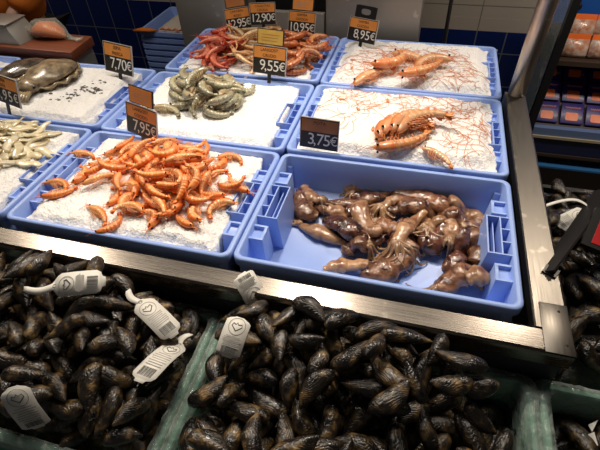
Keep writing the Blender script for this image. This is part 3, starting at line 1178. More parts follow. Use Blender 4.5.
# ------------------------------------------------------------------ pale squid strips
def strip_proto(L, w, bend, sd):
    pts, rad = [], []
    for i in range(9):
        t = i / 8
        a = bend * (t - .5)
        pts.append(((t - .5) * L, bend * L * .4 * (t - .5) ** 2 + .003 * math.sin(t * 9 + sd), .002 * math.sin(t * 7 + sd)))
        rad.append((w * (.35 + .65 * math.sin(PI * min(1, t * .8 + .15)) ** .7), w * .38 * (.4 + .6 * math.sin(PI * min(1, t * .8 + .15)))))
    o = MB().tube(pts, rad, 9, wob=.22, seed=sd).build('squid_strip', M['strip'])
    # frayed end
    f = MB()
    e = Vector(pts[0])
    for k in range(3):
        f.tube([e, e + Vector((-.008, .003 * (k - 1), 0)), e + Vector((-.018, .007 * (k - 1), -.001))], [.002, .0014, .0005], 5)
    f.build('frayed_end', M['strip'], o)
    sph = np.array([(p_[0], p_[1], p_[2], w * .38) for p_ in pts[::2]])
    return o, sph


strips = [strip_proto(.080, .0130, .5, 1), strip_proto(.070, .0140, -.4, 2), strip_proto(.092, .0115, .8, 3)]
pile = Pile(ICE['strip'], .8, (-.585, -.03, .02, .40))
z = poly_pts([(-40, 112), (0, 108), (30, 108), (44, 116), (52, 128), (58, 142), (50, 152), (20, 158), (0, 170), (-30, 190), (-60, 160)], .91)
lab = 'pale yellow squid strip in the heap on ice beside the orange shrimps'
scatter(strips, pile, sample_poly(z, 62, rs), lab, 'squid strip', 'pale squid strips', rs, yaw=(.5, .7), tilt=.3)
z = poly_pts([(-30, 122), (0, 116), (28, 118), (40, 136), (20, 148), (-20, 160)], .92)
scatter(strips, pile, sample_poly(z, 26, rs), lab, 'squid strip', 'pale squid strips', rs, yaw=(.4, .8), tilt=.3)
place_one(strips[1][0], strips[1][1], pile, 30, 164, .1, 'pale squid strip lying alone on the ice between its heap and the shrimp crate grip', 'squid strip', 'pale squid strips')
drop_protos(strips)


# ------------------------------------------------------------------ cuttlefish
def cuttlefish(name, c, ang, L, W, H, skin, label, sd):
    root = empty(name, (c[0], c[1], c[2]), (0, 0, ang))
    tag(root, label, 'cuttlefish')
    n, k = 22, 18
    rings = []
    for i in range(n + 1):
        t = i / n
        s = math.sin(PI * min(1, max(0, .04 + .90 * t))) ** .55
        cx = (t - .5) * L
        ring = []
        for j in range(k):
            th = 2 * PI * j / k
            q = 1 + .09 * noise.noise((t * 5 + sd, math.cos(th) * 1.5, math.sin(th) * 1.5))
            zz = math.sin(th)
            ring.append(Vector((cx, W * .5 * s * math.cos(th) * q, H * (.5 + .5 * zz if zz > 0 else .5 + .28 * zz) * (s ** .7) * q)))
        rings.append(ring)
    MB().loft(rings).build('mantle', skin, root)
    fin = MB()
    for sg in (-1, 1):
        ring2 = []
        for i in range(n + 1):
            t = i / n
            s = math.sin(PI * min(1, max(0, .04 + .90 * t))) ** .55
            y = sg * W * .5 * s
            wv = .006 * math.sin(t * 26 + sd) + .004
            fw = .020 * math.sin(PI * t) ** .4
            cx = (t - .5) * L
            ring2.append([Vector((cx, y * .93, H * .34)), Vector((cx, y + sg * fw * .6, H * .30 + wv)), Vector((cx, y + sg * fw, H * .2 + wv)),
                          Vector((cx, y + sg * fw * .6, H * .25 + wv * .7)), Vector((cx, y * .93, H * .28))])
        fin.loft(ring2)
    fin.build('fin', M['cuttle_fin'], root)
    hd = MB()
    hd.tube([(L * .42, 0, H * .42), (L * .50, 0, H * .42), (L * .58, 0, H * .36), (L * .63, 0, H * .3)], [(W * .26, H * .34), (W * .30, H * .36), (W * .25, H * .3), (W * .15, H * .2)], 14, wob=.15, seed=sd)
    hd.build('head', skin, root)
    ar = MB()
    for q in range(8):
        a = (q - 3.5) / 3.5
        x0 = L * .60
        pts = [Vector((x0, a * W * .18, H * .3)), Vector((x0 + .025, a * W * .26, H * .28)), Vector((x0 + .045, a * W * .30 + .004 * math.sin(q * 2.1), H * .18)), Vector((x0 + .062 - .01 * abs(a), a * W * .24, H * .14))]
        ar.tube(pts, [.0075, .0065, .005, .0015], 7)
    ar.build('arms', M['cuttle_fin'], root)
    for sg in (-1, 1):
        MB().ball((L * .53, sg * W * .25, H * .5), (.007, .004, .0055), 9, 6).build('eye', M['eye'], root)
    return root


A = at(66, 62, .935)
B_ = at(37, 84, .92)
ang = math.atan2(B_.y - A.y, B_.x - A.x)
mid = (A + B_) / 2
cuttlefish('cuttlefish', (mid.x - .005, mid.y, ICE['cuttle'](mid.x, mid.y) - .004), ang, .215, .155, .062, M['cuttle'], 'large mottled brown cuttlefish lying nearer the ink stains', 1.0)
A = at(30, 60, .93)
B_ = at(-5, 76, .92)
ang = math.atan2(B_.y - A.y, B_.x - A.x)
mid = (A + B_) / 2
cuttlefish('cuttlefish', (-.505, .70, ICE['cuttle'](-.505, .70) - .004), ang, .19, .105, .045, M['cuttle_dark'], 'small dark grey cuttlefish lying behind the brown one', 4.0)


# ------------------------------------------------------------------ squids in the bare crate
FLOOR_Z = RIM - CH + .0065


def smooth_line(pts, n):
    """Catmull-Rom through points."""
    P = [pts[0]] + list(pts) + [pts[-1]]
    out = []
    segs = len(pts) - 1
    for i in range(n + 1):
        u = i / n * segs
        k = min(int(u), segs - 1)
        t = u - k
        p0, p1, p2, p3 = P[k], P[k + 1], P[k + 2], P[k + 3]
        out.append(.5 * ((2 * p1) + (-p0 + p2) * t + (2 * p0 - 5 * p1 + 4 * p2 - p3) * t * t + (-p0 + 3 * p1 - 3 * p2 + p3) * t ** 3))
    return out


SQ_P = np.zeros((0, 4))


def squid(px, w, m, label, lift=0.0, flat=.62, tips=(.25, .15), tent=None, seed=1, folds=.28, fins=False, prof=None):
    """A squid's mantle laid along a line; tent: (n, length, spread, curl) arms at its first end."""
    global SQ_P
    w *= 1.38
    line0 = smooth_line([at(a, b, FLOOR_Z + w * flat + lift) for a, b in px], 22)
    lrs = random.Random(seed)
    pts, rad = [], []
    n = len(line0)
    for i, p in enumerate(line0):
        t = i / (n - 1)
        e = min(1, tips[0] + (1 - tips[0]) * math.sin(min(1, t / .35) * PI / 2), tips[1] + (1 - tips[1]) * math.sin(min(1, (1 - t) / .45) * PI / 2))
        r = w * e * (1 + .12 * math.sin(t * 11 + seed) + .06 * math.sin(t * 23 + seed * 2))
        z = FLOOR_Z + r * flat
        if len(SQ_P):
            d2 = (SQ_P[:, 0] - p.x) ** 2 + (SQ_P[:, 1] - p.y) ** 2
            s = (r * .72 + SQ_P[:, 3]) ** 2
            ok = d2 < s
            if ok.any():
                z = max(z, (SQ_P[ok, 2] + np.sqrt(s[ok] - d2[ok]) * flat).max())
        pts.append(Vector((p.x, p.y, min(z, FLOOR_Z + .075))))
        rad.append(r)
    # relax the heights along the body
    zs = [p.z for p in pts]
    for _ in range(8):
        zs = [max(zs[i] * .0 + (zs[max(i - 1, 0)] + zs[i] * 2 + zs[min(i + 1, n - 1)]) / 4, FLOOR_Z + rad[i] * flat) for i in range(n)]
    for p, z in zip(pts, zs):
        p.z = z
    SQ_P = np.vstack([SQ_P, [(p.x, p.y, p.z, r * .72) for p, r in zip(pts, rad)]])
    root = MB().tube(pts, [(r, r * flat) for r in rad], 16, wob=folds, seed=seed).build('squid', m)
    tag(root, label, 'squid', 'brown squids in the bare crate')
    if fins:
        f = MB()
        for sg in (-1, 1):
            i0, i1 = int(n * .62), n - 2
            rings = []
            for i in range(i0, i1 + 1):
                t = (pts[min(i + 1, n - 1)] - pts[i - 1]).normalized()
                s = t.cross(Vector((0, 0, 1))).normalized() * sg
                u = (i - i0) / (i1 - i0)
                fw = w * 1.1 * math.sin(PI * u) ** .7 + .001
                c = pts[i] + s * rad[i] * .8
                q = c + s * fw + Vector((0, 0, -min(rad[i] * .25, .004)))
                rings.append([c + Vector((0, 0, .002)), q + Vector((0, 0, .0012)), q + Vector((0, 0, -.0006)), c - Vector((0, 0, .0015))])
            f.loft(rings)
        f.build('fin', m, root)
    if tent:
        k, ln, spr, curl = tent
        tm = MB()
        d0 = (pts[0] - pts[2]).normalized()
        a0 = math.atan2(d0.y, d0.x)
        for j in range(k):
            a = a0 + spr * ((j + .5) / k - .5) * 2 + lrs.uniform(-.15, .15)
            q = pts[0] + Vector((0, 0, lrs.uniform(-.004, .006))) - d0 * .008
            cv = curl * lrs.choice((-1, 1)) * lrs.uniform(.4, 1.2)
            pp = [q.copy()]
            st = ln * lrs.uniform(.75, 1.15) / 11
            for i in range(11):
                q = q + Vector((math.cos(a), math.sin(a), 0)) * st
                a += cv * (.25 + i / 11)
                zg = FLOOR_Z + .004
                d2 = (SQ_P[:, 0] - q.x) ** 2 + (SQ_P[:, 1] - q.y) ** 2
                s = (SQ_P[:, 3] + .003) ** 2
                ok = d2 < s
                if ok.any():
                    zg = max(zg, (SQ_P[ok, 2] + np.sqrt(s[ok] - d2[ok]) * flat).max() + .001)
                q.z += (min(zg, FLOOR_Z + .078) - q.z) * .55
                pp.append(q.copy())
            r0 = lrs.uniform(.0044, .0062)
            tm.tube(pp, [r0 * (1 - .78 * i / 11) for i in range(12)], 7, wob=.25, seed=j + seed)
        # mouth mass in the middle of the arms
        tm.ball(pts[0] + Vector((0, 0, .002)), (.010, .010, .008), 10, 7)
        tm.build('tentacles', M['tentacle'], root)
    return root


D, T, S = M['squid_dark'], M['squid_tan'], M['squid']
for qi, (qp, qm) in enumerate((([(312, 200), (322, 206), (334, 214)], S), ([(328, 212), (340, 217), (352, 222)], T), ([(346, 213), (358, 217), (372, 222)], D), ([(368, 205), (380, 213), (392, 220)], S),
                             ([(386, 228), (396, 235), (408, 240)], T), ([(398, 222), (408, 228), (420, 232)], D), ([(424, 207), (436, 211), (448, 217)], S), ([(388, 245), (400, 243), (412, 240)], D),
                             ([(342, 224), (352, 229), (362, 233)], D), ([(452, 224), (462, 231), (470, 240)], S), ([(444, 264), (454, 268), (464, 272)], S), ([(466, 262), (475, 266), (484, 271)], D),
                             ([(352, 194), (366, 198), (382, 200)], D), ([(404, 204), (418, 210), (430, 214)], D), ([(420, 226), (432, 228), (446, 232)], T), ([(376, 226), (386, 232), (396, 236)], S))):
    squid(qp, .0165, qm, 'brown squid mostly covered by the others in the heap', seed=40 + qi, tips=(.6, .6), folds=.25, tent=(5, .05, 1.2, .35) if qi % 3 == 0 else None)
squid([(304, 190), (301, 203), (307, 212), (318, 214)], .020, S, 'brown squid bunched up nearest the crate grip on the shrimp side', tent=None, seed=1, tips=(.6, .6))
squid([(322, 204), (312, 200), (304, 189)], .013, T, 'small tan squid head lying over the bunched brown one', lift=.01, seed=2, tips=(.5, .7), tent=(6, .05, .9, .2))
squid([(299, 222), (310, 229), (324, 234), (340, 240), (350, 241)], .0145, T, 'long tan squid stretched on the crate floor below the bunched one', seed=3, tent=(7, .055, .8, .25), folds=.2)
squid([(344, 189), (352, 186), (364, 187), (376, 191)], .0195, T, 'pinkish squid mantle end lying farthest back at the crate wall', seed=4, tips=(.7, .5))
squid([(385, 188), (405, 195), (425, 202), (440, 210), (452, 216)], .022, S, 'big brown squid mantle lying along the far side of the heap', seed=5, tips=(.6, .45), folds=.16)
squid([(446, 211), (460, 212), (474, 217), (483, 228)], .017, T, 'plain tan squid mantle at the back next to the far grip', seed=6, tips=(.6, .6), folds=.12)
squid([(326, 204), (345, 202), (362, 203), (378, 199), (394, 192)], .0140, S, 'thin brown squid band lying across the middle of the heap', seed=7, lift=.006)
squid([(326, 219), (338, 228), (352, 236), (368, 240), (384, 238)], .021, D, 'dark wet squid mantle curving through the middle of the heap', seed=8, tips=(.5, .5), folds=.2)
squid([(386, 214), (400, 210), (420, 214), (440, 222)], .019, S, 'brown squid with fin lying under the tentacle tangle', seed=9, fins=True, folds=.2)
squid([(418, 244), (430, 243), (442, 236), (446, 228)], .025, D, 'dark round squid body beside the pale fringe of arms', seed=10, tips=(.75, .6), folds=.15)
squid([(364, 204), (359, 214), (365, 226), (374, 233), (380, 232)], .0165, T, 'light tan squid folded in a curve on top of the heap', seed=11, lift=.012, tips=(.6, .5), folds=.1)
squid([(368, 251), (352, 249), (344, 254)], .014, S, 'small brown squid head with curled arms in front of the dark mantle', seed=12, tips=(.7, .3), tent=(8, .05, 1.3, .42))
squid([(412, 249), (402, 258), (390, 268), (376, 272), (362, 270)], .0235, S, 'thick brown squid mantle nearest the front rim of the heap', seed=13, tips=(.5, .6), folds=.15)
squid([(368, 270), (350, 266), (336, 266), (323, 267)], .014, T, 'tan squid lying flat beside the front drain hole', seed=14, tips=(.5, .3))
squid([(396, 250), (402, 238), (410, 226), (424, 216)], .014, T, 'tan squid with a great tangle of arms in the middle of the heap', seed=15, lift=.014, tent=(17, .085, 1.6, .36), tips=(.8, .4))
squid([(424, 236), (432, 230), (444, 226)], .011, T, 'small tan squid with arms spread over the far half of the heap', seed=31, lift=.01, tent=(10, .065, 1.5, .38), tips=(.8, .5))
squid([(380, 212), (390, 206), (402, 203)], .011, T, 'small tan squid with arms spread behind the light folded one', seed=33, lift=.01, tent=(9, .06, 1.4, .38), tips=(.8, .5))
squid([(446, 250), (449, 240), (447, 232)], .013, T, 'short pale squid with a fringe of arms beside the dark round body', seed=16, tips=(.9, .6), tent=(9, .035, .6, .1))
squid([(438, 218), (454, 224), (468, 228), (484, 232)], .0165, S, 'brown squid lying across the heap towards the far grip', seed=17, lift=.01, tips=(.5, .7))
squid([(470, 236), (478, 246), (482, 258), (476, 270)], .0245, S, 'plump brown squid mantle against the far grip', seed=18, tips=(.6, .7), folds=.12)
squid([(460, 238), (458, 252), (456, 266), (452, 282)], .0150, D, 'dark slim squid lying beside the plump mantle', seed=19, tips=(.5, .4), tent=(6, .04, .6, .3))
squid([(436, 288), (450, 284), (466, 280), (484, 284)], .020, S, 'brown squid in the near corner with one long curling arm', seed=20, tips=(.4, .7), tent=(5, .075, .5, .22))
squid([(462, 290), (474, 288), (486, 287)], .017, T, 'tan squid tucked into the near corner under the front block', seed=21, tips=(.6, .6))
b = MB()
b.tube([at(394, 281, FLOOR_Z + .003), at(397, 280, FLOOR_Z + .003), at(400, 281, FLOOR_Z + .003)], [.003, .006, .002], 7, flat=.5)
tag(b.build('squid_scrap', S), 'tiny brown squid scrap alone on the crate floor before the heap', 'squid scrap')


# ------------------------------------------------------------------ lettering
_txt = {}


def text_mesh(s, size, m, align='CENTER', shear=0.0):
    k = (s, size, m.name, align)
    if k in _txt:
        return _txt[k]
    cu = bpy.data.curves.new('lettering', 'FONT')
    cu.body = s
    cu.size = size
    cu.align_x = align
    cu.align_y = 'CENTER'
    cu.extrude = .0002
    cu.shear = shear
    cu.resolution_u = 3
    o = bpy.data.objects.new('lettering', cu)
    C.objects.link(o)
    dg = bpy.context.evaluated_depsgraph_get()
    me = bpy.data.meshes.new_from_object(o.evaluated_get(dg))
    me.materials.clear()
    me.materials.append(m)
    bpy.data.objects.remove(o)
    _txt[k] = me
    return me


def put_text(name, s, size, m, parent, x, y, z, sx=1.0, align='CENTER'):
    o = link(name, text_mesh(s, size, m, align), parent)
    o.location = (x, y, z)
    o.rotation_euler = (PI / 2, 0, 0)
    o.scale = (sx, 1, 1)
    return o


# ------------------------------------------------------------------ price tags
def price_tag(bl, br, z, price, lines, label, header='orange_card', extra=None, lean=.30, H=None, hang=0.03, dim=None):
    """Panel whose lower edge runs from pixel bl to pixel br on level z."""
    A, B = at(*bl, z), at(*br, z)
    w = (B - A).length
    yaw = math.atan2(B.y - A.y, B.x - A.x)
    h = H or w * .80
    m0 = (A + B) / 2
    root = empty('price_tag', m0, (0, 0, yaw))
    root.rotation_mode = 'XYZ'
    tag(root, label, 'price tag', 'black price tags with orange headers')
    pv = empty('panel', (0, 0, 0), (-lean, 0, 0))
    bpy.data.objects.remove(pv)
    R = Matrix.Rotation(-lean, 4, 'X')

    def part(o):
        o.matrix_basis = R @ o.matrix_basis
        return o
    part(bevel(MB().box((-w / 2, 0, 0), (w / 2, .004, h)).build('holder', M['black'], root), .0008))
    part(MB().box((-w * .485, -.0008, h * .035), (w * .485, 0.0002, h * .55)).build('price_card', M['black_card'], root, smooth=False))
    part(MB().box((-w * .475, -.0008, h * .56), (w * .475, 0.0002, h * .955)).build('header_card', M[header], root, smooth=False))
    ed = MB()
    for x in (-w / 2 - .0012, w / 2 - .0006):
        ed.box((x, -.0016, 0), (x + .0018, .004, h))
    ed.box((-w / 2, -.0016, h - .0012), (w / 2, .004, h + .0008))
    part(ed.build('clear_sleeve', M['clear_edge'], root, smooth=False))
    # price: digits with a low comma, then a small euro sign
    def pt(*a, **k):
        o = put_text(*a, **k)
        bpy.context.view_layer.update()
        o.matrix_basis = R @ (Matrix.LocRotScale(o.location, o.rotation_euler, o.scale))
        return o
    n = len(price)
    step = w * .172
    x = w * .33 - (n - 1) * step * 1.06 - step * .32
    sz = h * .54
    for chh in price:
        if chh == ',':
            pt('price_digit', ',', sz, M['white_print'], root, x - step * .10, -.0011, h * .30)
            x += step * .32
        else:
            pt('price_digit', chh, sz, M['white_print'], root, x + step * .40, -.0011, h * .30)
            x += step * 1.06
    pt('euro_sign', '\u20ac', sz * .78, M['white_print'], root, w * .40, -.0011, h * .31)
    for i, s in enumerate(lines):
        pt('product_name', s, h * .15, M['dark_print'], root, 0, -.0011, h * (.85 - .19 * i) if len(lines) > 1 else h * .85, sx=1.05)
    if extra in ('orange', 'yellow', 'brown'):
        e0 = h * 1.03
        part(bevel(MB().box((-w * .40, .001, e0), (w * .40, .005, e0 + h * .54)).build('upper_holder', M['black'], root), .0008))
        part(MB().box((-w * .37, .0000, e0 + h * .03), (w * .37, .0012, e0 + h * .51)).build('upper_card', M[extra + '_card'], root, smooth=False))
        for q in range(3):
            part(MB().box((-w * .27, -.0003, e0 + h * (.14 + .10 * q)), (w * (.22 + .03 * q), .0002, e0 + h * (.155 + .10 * q))).build('small_print', M['print_soft' if extra == 'orange' else 'brown_card'], root, smooth=False))
    elif extra == 'grip':
        e0, e1 = h * 1.0, h * 1.50
        g = MB()
        outer, inner = [], []
        k = 32
        for i in range(k):
            a = 2 * PI * i / k
            cx, cz = math.cos(a), math.sin(a)
            q = max(abs(cx) / .37, abs(cz) / .27)
            outer.append((w * cx / q, h * (cz / q) * 1.0 + (e0 + e1) / 2))
            inner.append((w * .17 * math.copysign(abs(cx) ** .6, cx), h * .12 * math.copysign(abs(cz) ** .7, cz) + (e0 + e1) / 2 + h * .02))
        g.loft([[Vector((a, .001, c)) for a, c in inner], [Vector((a, .001, c)) for a, c in outer], [Vector((a, .005, c)) for a, c in outer], [Vector((a, .005, c)) for a, c in inner], [Vector((a, .001, c)) for a, c in inner]], cap0=False, cap1=False)
        part(g.build('hand_grip', M['black'], root, smooth=False))
    st = MB()
    st.box((-.006, .0015, -hang), (.006, .0065, h * .2))
    part(st.build('stem', M['black'], root, smooth=False))
    return root


price_tag((-8, 98), (21, 109), .935, '5,95', ['LIMPIA', 'POTA'], 'price tag reading 5,95 cut off by the frame above the pale squid strips', H=.088, hang=.04)
price_tag((106, 70), (133, 77), .925, '7,70', ['SEPIA', 'FRESCA'], 'price tag reading 7,70 at the back rim of the cuttlefish crate', H=.100)
price_tag((128, 131), (157, 143), .915, '7,95', ['LANGOST.', 'COCIDO'], 'price tag with a second orange card, reading 7,95 behind the orange shrimps', extra='orange', H=.090)
price_tag((228, 32), (252, 28), .935, '12,95', ['CARABIN.', 'ROJO'], 'price tag reading 12,95 above the bright red prawns', extra='brown', H=.082)
price_tag((251, 25), (276, 24), .95, '12,90', ['CIGALITAS', 'CRUDA'], 'price tag reading 12,90 above the pale langoustines', H=.080, hang=.05)
price_tag((288, 33), (314, 36), .94, '10,95', ['GAMBA', 'COCIDA'], 'price tag with a pale second card, reading 10,95 above the brown prawns', extra='orange', H=.082)
price_tag((253, 72), (285, 77), .925, '9,55', ['LANGOST.', 'CRUDO'], 'price tag with a yellow second card, reading 9,55, behind the grey shrimps', extra='yellow', H=.092)
price_tag((347, 39), (374, 45), .93, '8,95', ['GAMBA', 'COCIDA'], 'price tag with a black holed grip on top, reading 8,95', extra='grip', H=.082, hang=.035)
price_tag((300, 146), (337, 152), .905, '3,75', ['POTA'], 'price tag with a brown header, reading 3,75 on the rim behind the squids', header='brown_card', H=.086, lean=.22, hang=.0)

# ------------------------------------------------------------------ mussels
def mussel_mesh(L, W, Tk, sd, open_=0.0):
    n, k = 15, 14
    rings = []
    for i in range(n + 1):
        t = i / n
        wv = max(.04, (math.sin(PI * min(.985, t ** .72 * .5 + t * .47 + .03)) ** .75))
        tv = max(.04, math.sin(PI * (t ** .62 * .98 + .01)) ** .8)
        cx = (t - .5) * L
        cy = W * .16 * math.sin(t * PI * .9) - W * .08
        ring = []
        for j in range(k):
            th = 2 * PI * j / k
            c, s = math.cos(th), math.sin(th)
            g = 1 - .10 * math.exp(-(s / .16) ** 2)       # the seam between the two shells
            q = 1 + .09 * noise.noise((t * 4 + sd * 3, c * 2, s * 2)) + .05 * noise.noise((t * 13 + sd * 3, c * 5, s * 5))
            if c < 0:
                q *= 1 - .18 * abs(c) * math.sin(PI * t)
            ring.append(Vector((cx, cy + W * .5 * wv * c * q * (1 if abs(s) > .2 else g), Tk * .5 * tv * s * q)))
        rings.append(ring)
    return MB().loft(rings)


mus_me = [mussel_mesh(L, W, T_, i).mesh('mussel', M['mussel']) for i, (L, W, T_) in enumerate(((.082, .042, .031), (.074, .040, .031), (.088, .042, .030), (.068, .037, .028)))]
mus_sph = []
for L, W, T_ in ((.082, .042, .031), (.074, .040, .031), (.088, .042, .030), (.068, .037, .028)):
    mus_sph.append(np.array([(L * (u - .5), W * v, 0, T_ * .5 * q) for u, v, q in ((.14, 0, .62), (.34, -.14, .9), (.34, .14, .9), (.58, -.22, .92), (.58, .2, .92), (.80, -.14, .75), (.80, .15, .75))]))


def heap_fn(base, lumps, x0, x1, y0, y1, drop=.05, edge=.05):
    def h(x, y):
        z = base
        for cx, cy, sx, sy, a in lumps:
            z += a * math.exp(-((x - cx) / sx) ** 2 - ((y - cy) / sy) ** 2)
        d = min(x - x0, x1 - x, y - y0, y1 - y)
        z -= drop * (1 - sstep(d / edge))
        return z + .008 * noise.noise((x * 12, y * 12, 1))
    return h


def heap(key, base, lumps, x0, x1, y0, y1, n, n_fill, label, labfill, seed, drop=.03, edge=.05, zone=None, floor_z=.69):
    h = heap_fn(base, lumps, x0, x1, y0, y1, drop, edge)
    r_ = random.Random(seed)
    # deep layers: one mass of shells
    core = MB()
    nx, ny = 34, 22
    vs = [(x0 + (x1 - x0) * i / nx, y0 + (y1 - y0) * j / ny, h(x0 + (x1 - x0) * i / nx, y0 + (y1 - y0) * j / ny) - .040) for j in range(ny + 1) for i in range(nx + 1)]
    fs = [(j * (nx + 1) + i, j * (nx + 1) + i + 1, (j + 1) * (nx + 1) + i + 1, (j + 1) * (nx + 1) + i) for j in range(ny) for i in range(nx)]
    core.add(vs, fs)
    border = [i for i in range(nx + 1)] + [j * (nx + 1) + nx for j in range(1, ny + 1)] + [ny * (nx + 1) + i for i in range(nx - 1, -1, -1)] + [j * (nx + 1) for j in range(ny - 1, 0, -1)]
    base_i = len(core.v)
    core.v += [(vs[q][0], vs[q][1], floor_z) for q in border]
    core.a += [0] * len(border)
    nb = len(border)
    for q in range(nb):
        w_ = (q + 1) % nb
        core.f.append((border[q], base_i + q, base_i + w_, border[w_]))
        core.m.append(0)
    core.f.append(tuple(base_i + q for q in range(nb - 1, -1, -1)))
    core.m.append(0)
    poly = [(x0 + .03, y0 + .03), (x1 - .03, y0 + .03), (x1 - .03, y1 - .03), (x0 + .03, y1 - .03)]
    for p in sample_poly(poly, n_fill, r_, 12):
        R = rotm(r_.uniform(0, 2 * PI), r_.uniform(-.5, .5), r_.uniform(-.9, .9))
        src = mus_me[r_.randrange(4)]
        z = h(*p) - .034
        core.add([R @ v.co + Vector((p[0], p[1], z)) for v in src.vertices], [tuple(f.vertices) for f in src.polygons])
    o = core.build('mussel_heap', M['mussel'])
    tag(o, labfill, 'mussels', kind='stuff')
    pile = Pile(lambda x, y: h(x, y) - .030, .80, (x0, x1, y0, y1))
    poly = zone or [(x0 + .035, y0 + .035), (x1 - .035, y0 + .035), (x1 - .035, y1 - .03), (x0 + .035, y1 - .03)]
    k = 0
    for p in sample_poly(poly, n, r_, 30):
        i = r_.randrange(4)
        for _ in range(6):
            ya = r_.uniform(0, 2 * PI)
            rots = [rotm(ya + r_.uniform(-.8, .8), r_.uniform(-.4, .4), r_.uniform(-1.0, 1.0) + (PI if r_.random() < .5 else 0)) for _ in range(5)]
            Mx = pile.drop(mus_sph[i], p[0], p[1], rots)
            if Mx is not None:
                break
        if Mx is None:
            continue
        m_ = link('mussel', mus_me[i])
        m_.matrix_world = Mx
        tag(m_, label, 'mussel', 'mussels ' + key)
        k += 1
    return pile, h, k


NM = 0
# crate edges along x: 0.000-0.597, 0.604-1.236, 1.243-1.84; along y: -0.425 to -0.078
pileL, hL, k = heap('in the foam crate below the orange shrimps', .815, [(.24, -.095, .26, .05, .035), (.16, -.15, .13, .12, .055), (.40, -.15, .13, .10, .055), (.33, -.34, .09, .07, .03), (.50, -.34, .08, .07, .02), (.20, -.30, .12, .08, .02)],
                    .018, .582, -.408, -.080, 128, 80, 'dark wet mussel heaped in the foam crate below the orange shrimps', 'deeper layers of dark mussels in the foam crate below the orange shrimps', 21, zone=[(.05, -.375), (.555, -.375), (.555, -.22), (.49, -.115), (.05, -.108)])
NM += k
pileM, hM, k = heap('in the foam crate below the squids', .80, [(.82, -.095, .18, .045, .02), (.71, -.15, .10, .10, .060), (.87, -.12, .12, .08, .080), (1.00, -.18, .10, .10, .060), (1.20, -.12, .09, .09, -.05), (.88, -.34, .16, .07, .035), (.70, -.36, .08, .08, .02)],
                    .622, 1.218, -.408, -.080, 136, 80, 'dark wet mussel heaped in the foam crate below the squids', 'deeper layers of dark mussels in the foam crate below the squids', 22, zone=[(.655, -.375), (1.19, -.375), (1.17, -.26), (1.11, -.16), (1.05, -.115), (.655, -.108)])
NM += k
pileR, hR, k = heap('in the third foam crate', .735, [(1.36, -.20, .10, .10, .02)], 1.262, 1.56, -.408, -.080, 26, 20,
                    'dark mussel in the foam crate beyond the steel corner', 'deeper layers of mussels in the foam crate beyond the steel corner', 23, drop=.02)
NM += k
pileD, hD, k = heap('on the side display', .800, [(1.42, .14, .10, .10, .045), (1.42, .42, .10, .10, .045), (1.60, .25, .1, .2, .04)], 1.29, 1.78, -.04, .56, 86, 80,
                    'dark mussel on the low side display beside the steel edge', 'deeper layers of mussels on the low side display', 24, drop=.03, floor_z=.716)

# ------------------------------------------------------------------ foam crates and their film liners
def foam_crate(x0, x1, y0, y1, label):
    zt, zb = .800, .672
    t = .016
    b = MB()

    def ring(ins, z, r):
        return rrect(x0 + ins, y0 + ins, x1 - ins, y1 - ins, r, z)
    b.loft([ring(.004, zb, .02), ring(0, zb + .006, .022), ring(0, zt - .006, .022), ring(.005, zt, .02), ring(t - .004, zt, .014), ring(t - .001, zt - .004, .012), ring(t, zb + .016, .012)])
    o = b.build('foam_crate', M['green'])
    autosmooth(o, 50)
    tag(o, label, 'crate', 'green foam crates of mussels')
    return o


FC = [(.000, .597, 'green foam crate holding the mussels below the orange shrimps'), (.604, 1.236, 'green foam crate holding the mussels below the squids'), (1.243, 1.84, 'green foam crate beyond the steel corner, holding few mussels')]
for x0, x1, lab in FC:
    foam_crate(x0, x1, -.425, -.078, lab)


def liner(x0, x1, y0, y1, label, seed):
    """Crinkled film folded over the rim: outside drop, over the top, down the inner wall."""
    b = MB()
    n = 260
    prof = [(-.004, .760), (-.006, .795), (-.002, .8035), (.008, .8055), (.0175, .8025), (.0195, .780), (.020, .755), (.021, .730)]
    rings = []
    for p_i, (ins, z) in enumerate(prof):
        base = rrect(x0 + ins, y0 + ins, x1 - ins, y1 - ins, .02, z, 8)
        # resample evenly around
        L = [0]
        for q in range(len(base)):
            L.append(L[-1] + (base[(q + 1) % len(base)] - base[q]).length)
        ring = []
        for i in range(n):
            s = L[-1] * i / n
            q = max(j for j in range(len(base)) if L[j] <= s)
            p = base[q].lerp(base[(q + 1) % len(base)], (s - L[q]) / max(1e-9, L[q + 1] - L[q]))
            c = Vector(((x0 + x1) / 2, (y0 + y1) / 2, z))
            d = (c - p)
            d.z = 0
            if p.x - x0 < .03 or x1 - p.x < .03:
                d = Vector((1 if p.x < c.x else -1, 0, 0))
            else:
                d = Vector((0, 1 if p.y < c.y else -1, 0))
            amp = .0085 if p_i in (2, 3, 4) else .0028
            f = noise.noise((p.x * 30 + seed, p.y * 30, z * 60)) * .6 + noise.noise((p.x * 90, p.y * 90 + seed, z * 90)) * .5
            if p_i in (2, 3, 4):
                p = p + Vector((0, 0, abs(f) * amp * 1.6))
            else:
                f = abs(f)
                p = p + d * f * amp * (1 if p_i > 4 else -.6)
            ring.append(p)
        rings.append(ring)
    b.loft(rings, cap0=False, cap1=False)
    o = b.build('film_liner', M['film_green'])
    tag(o, label, 'film', 'film liners folded over the foam crates')
    return o


for i, (x0, x1, lab) in enumerate(FC):
    liner(x0, x1, -.425, -.078, lab.replace('green foam crate', 'crinkled clear film over the foam crate'), 3.0 * i)

st = MB().box((-1.9, -.46, .60), (2.3, -.074, .670))
o = st.build('mussel_shelf', M['pan'], smooth=False)
MB().box((-1.9, -.44, 0.0), (2.3, -.10, .60)).build('plinth', M['pan'], o, smooth=False)
tag(o, 'dark low shelf carrying the foam crates of mussels before the counter', 'shelf')

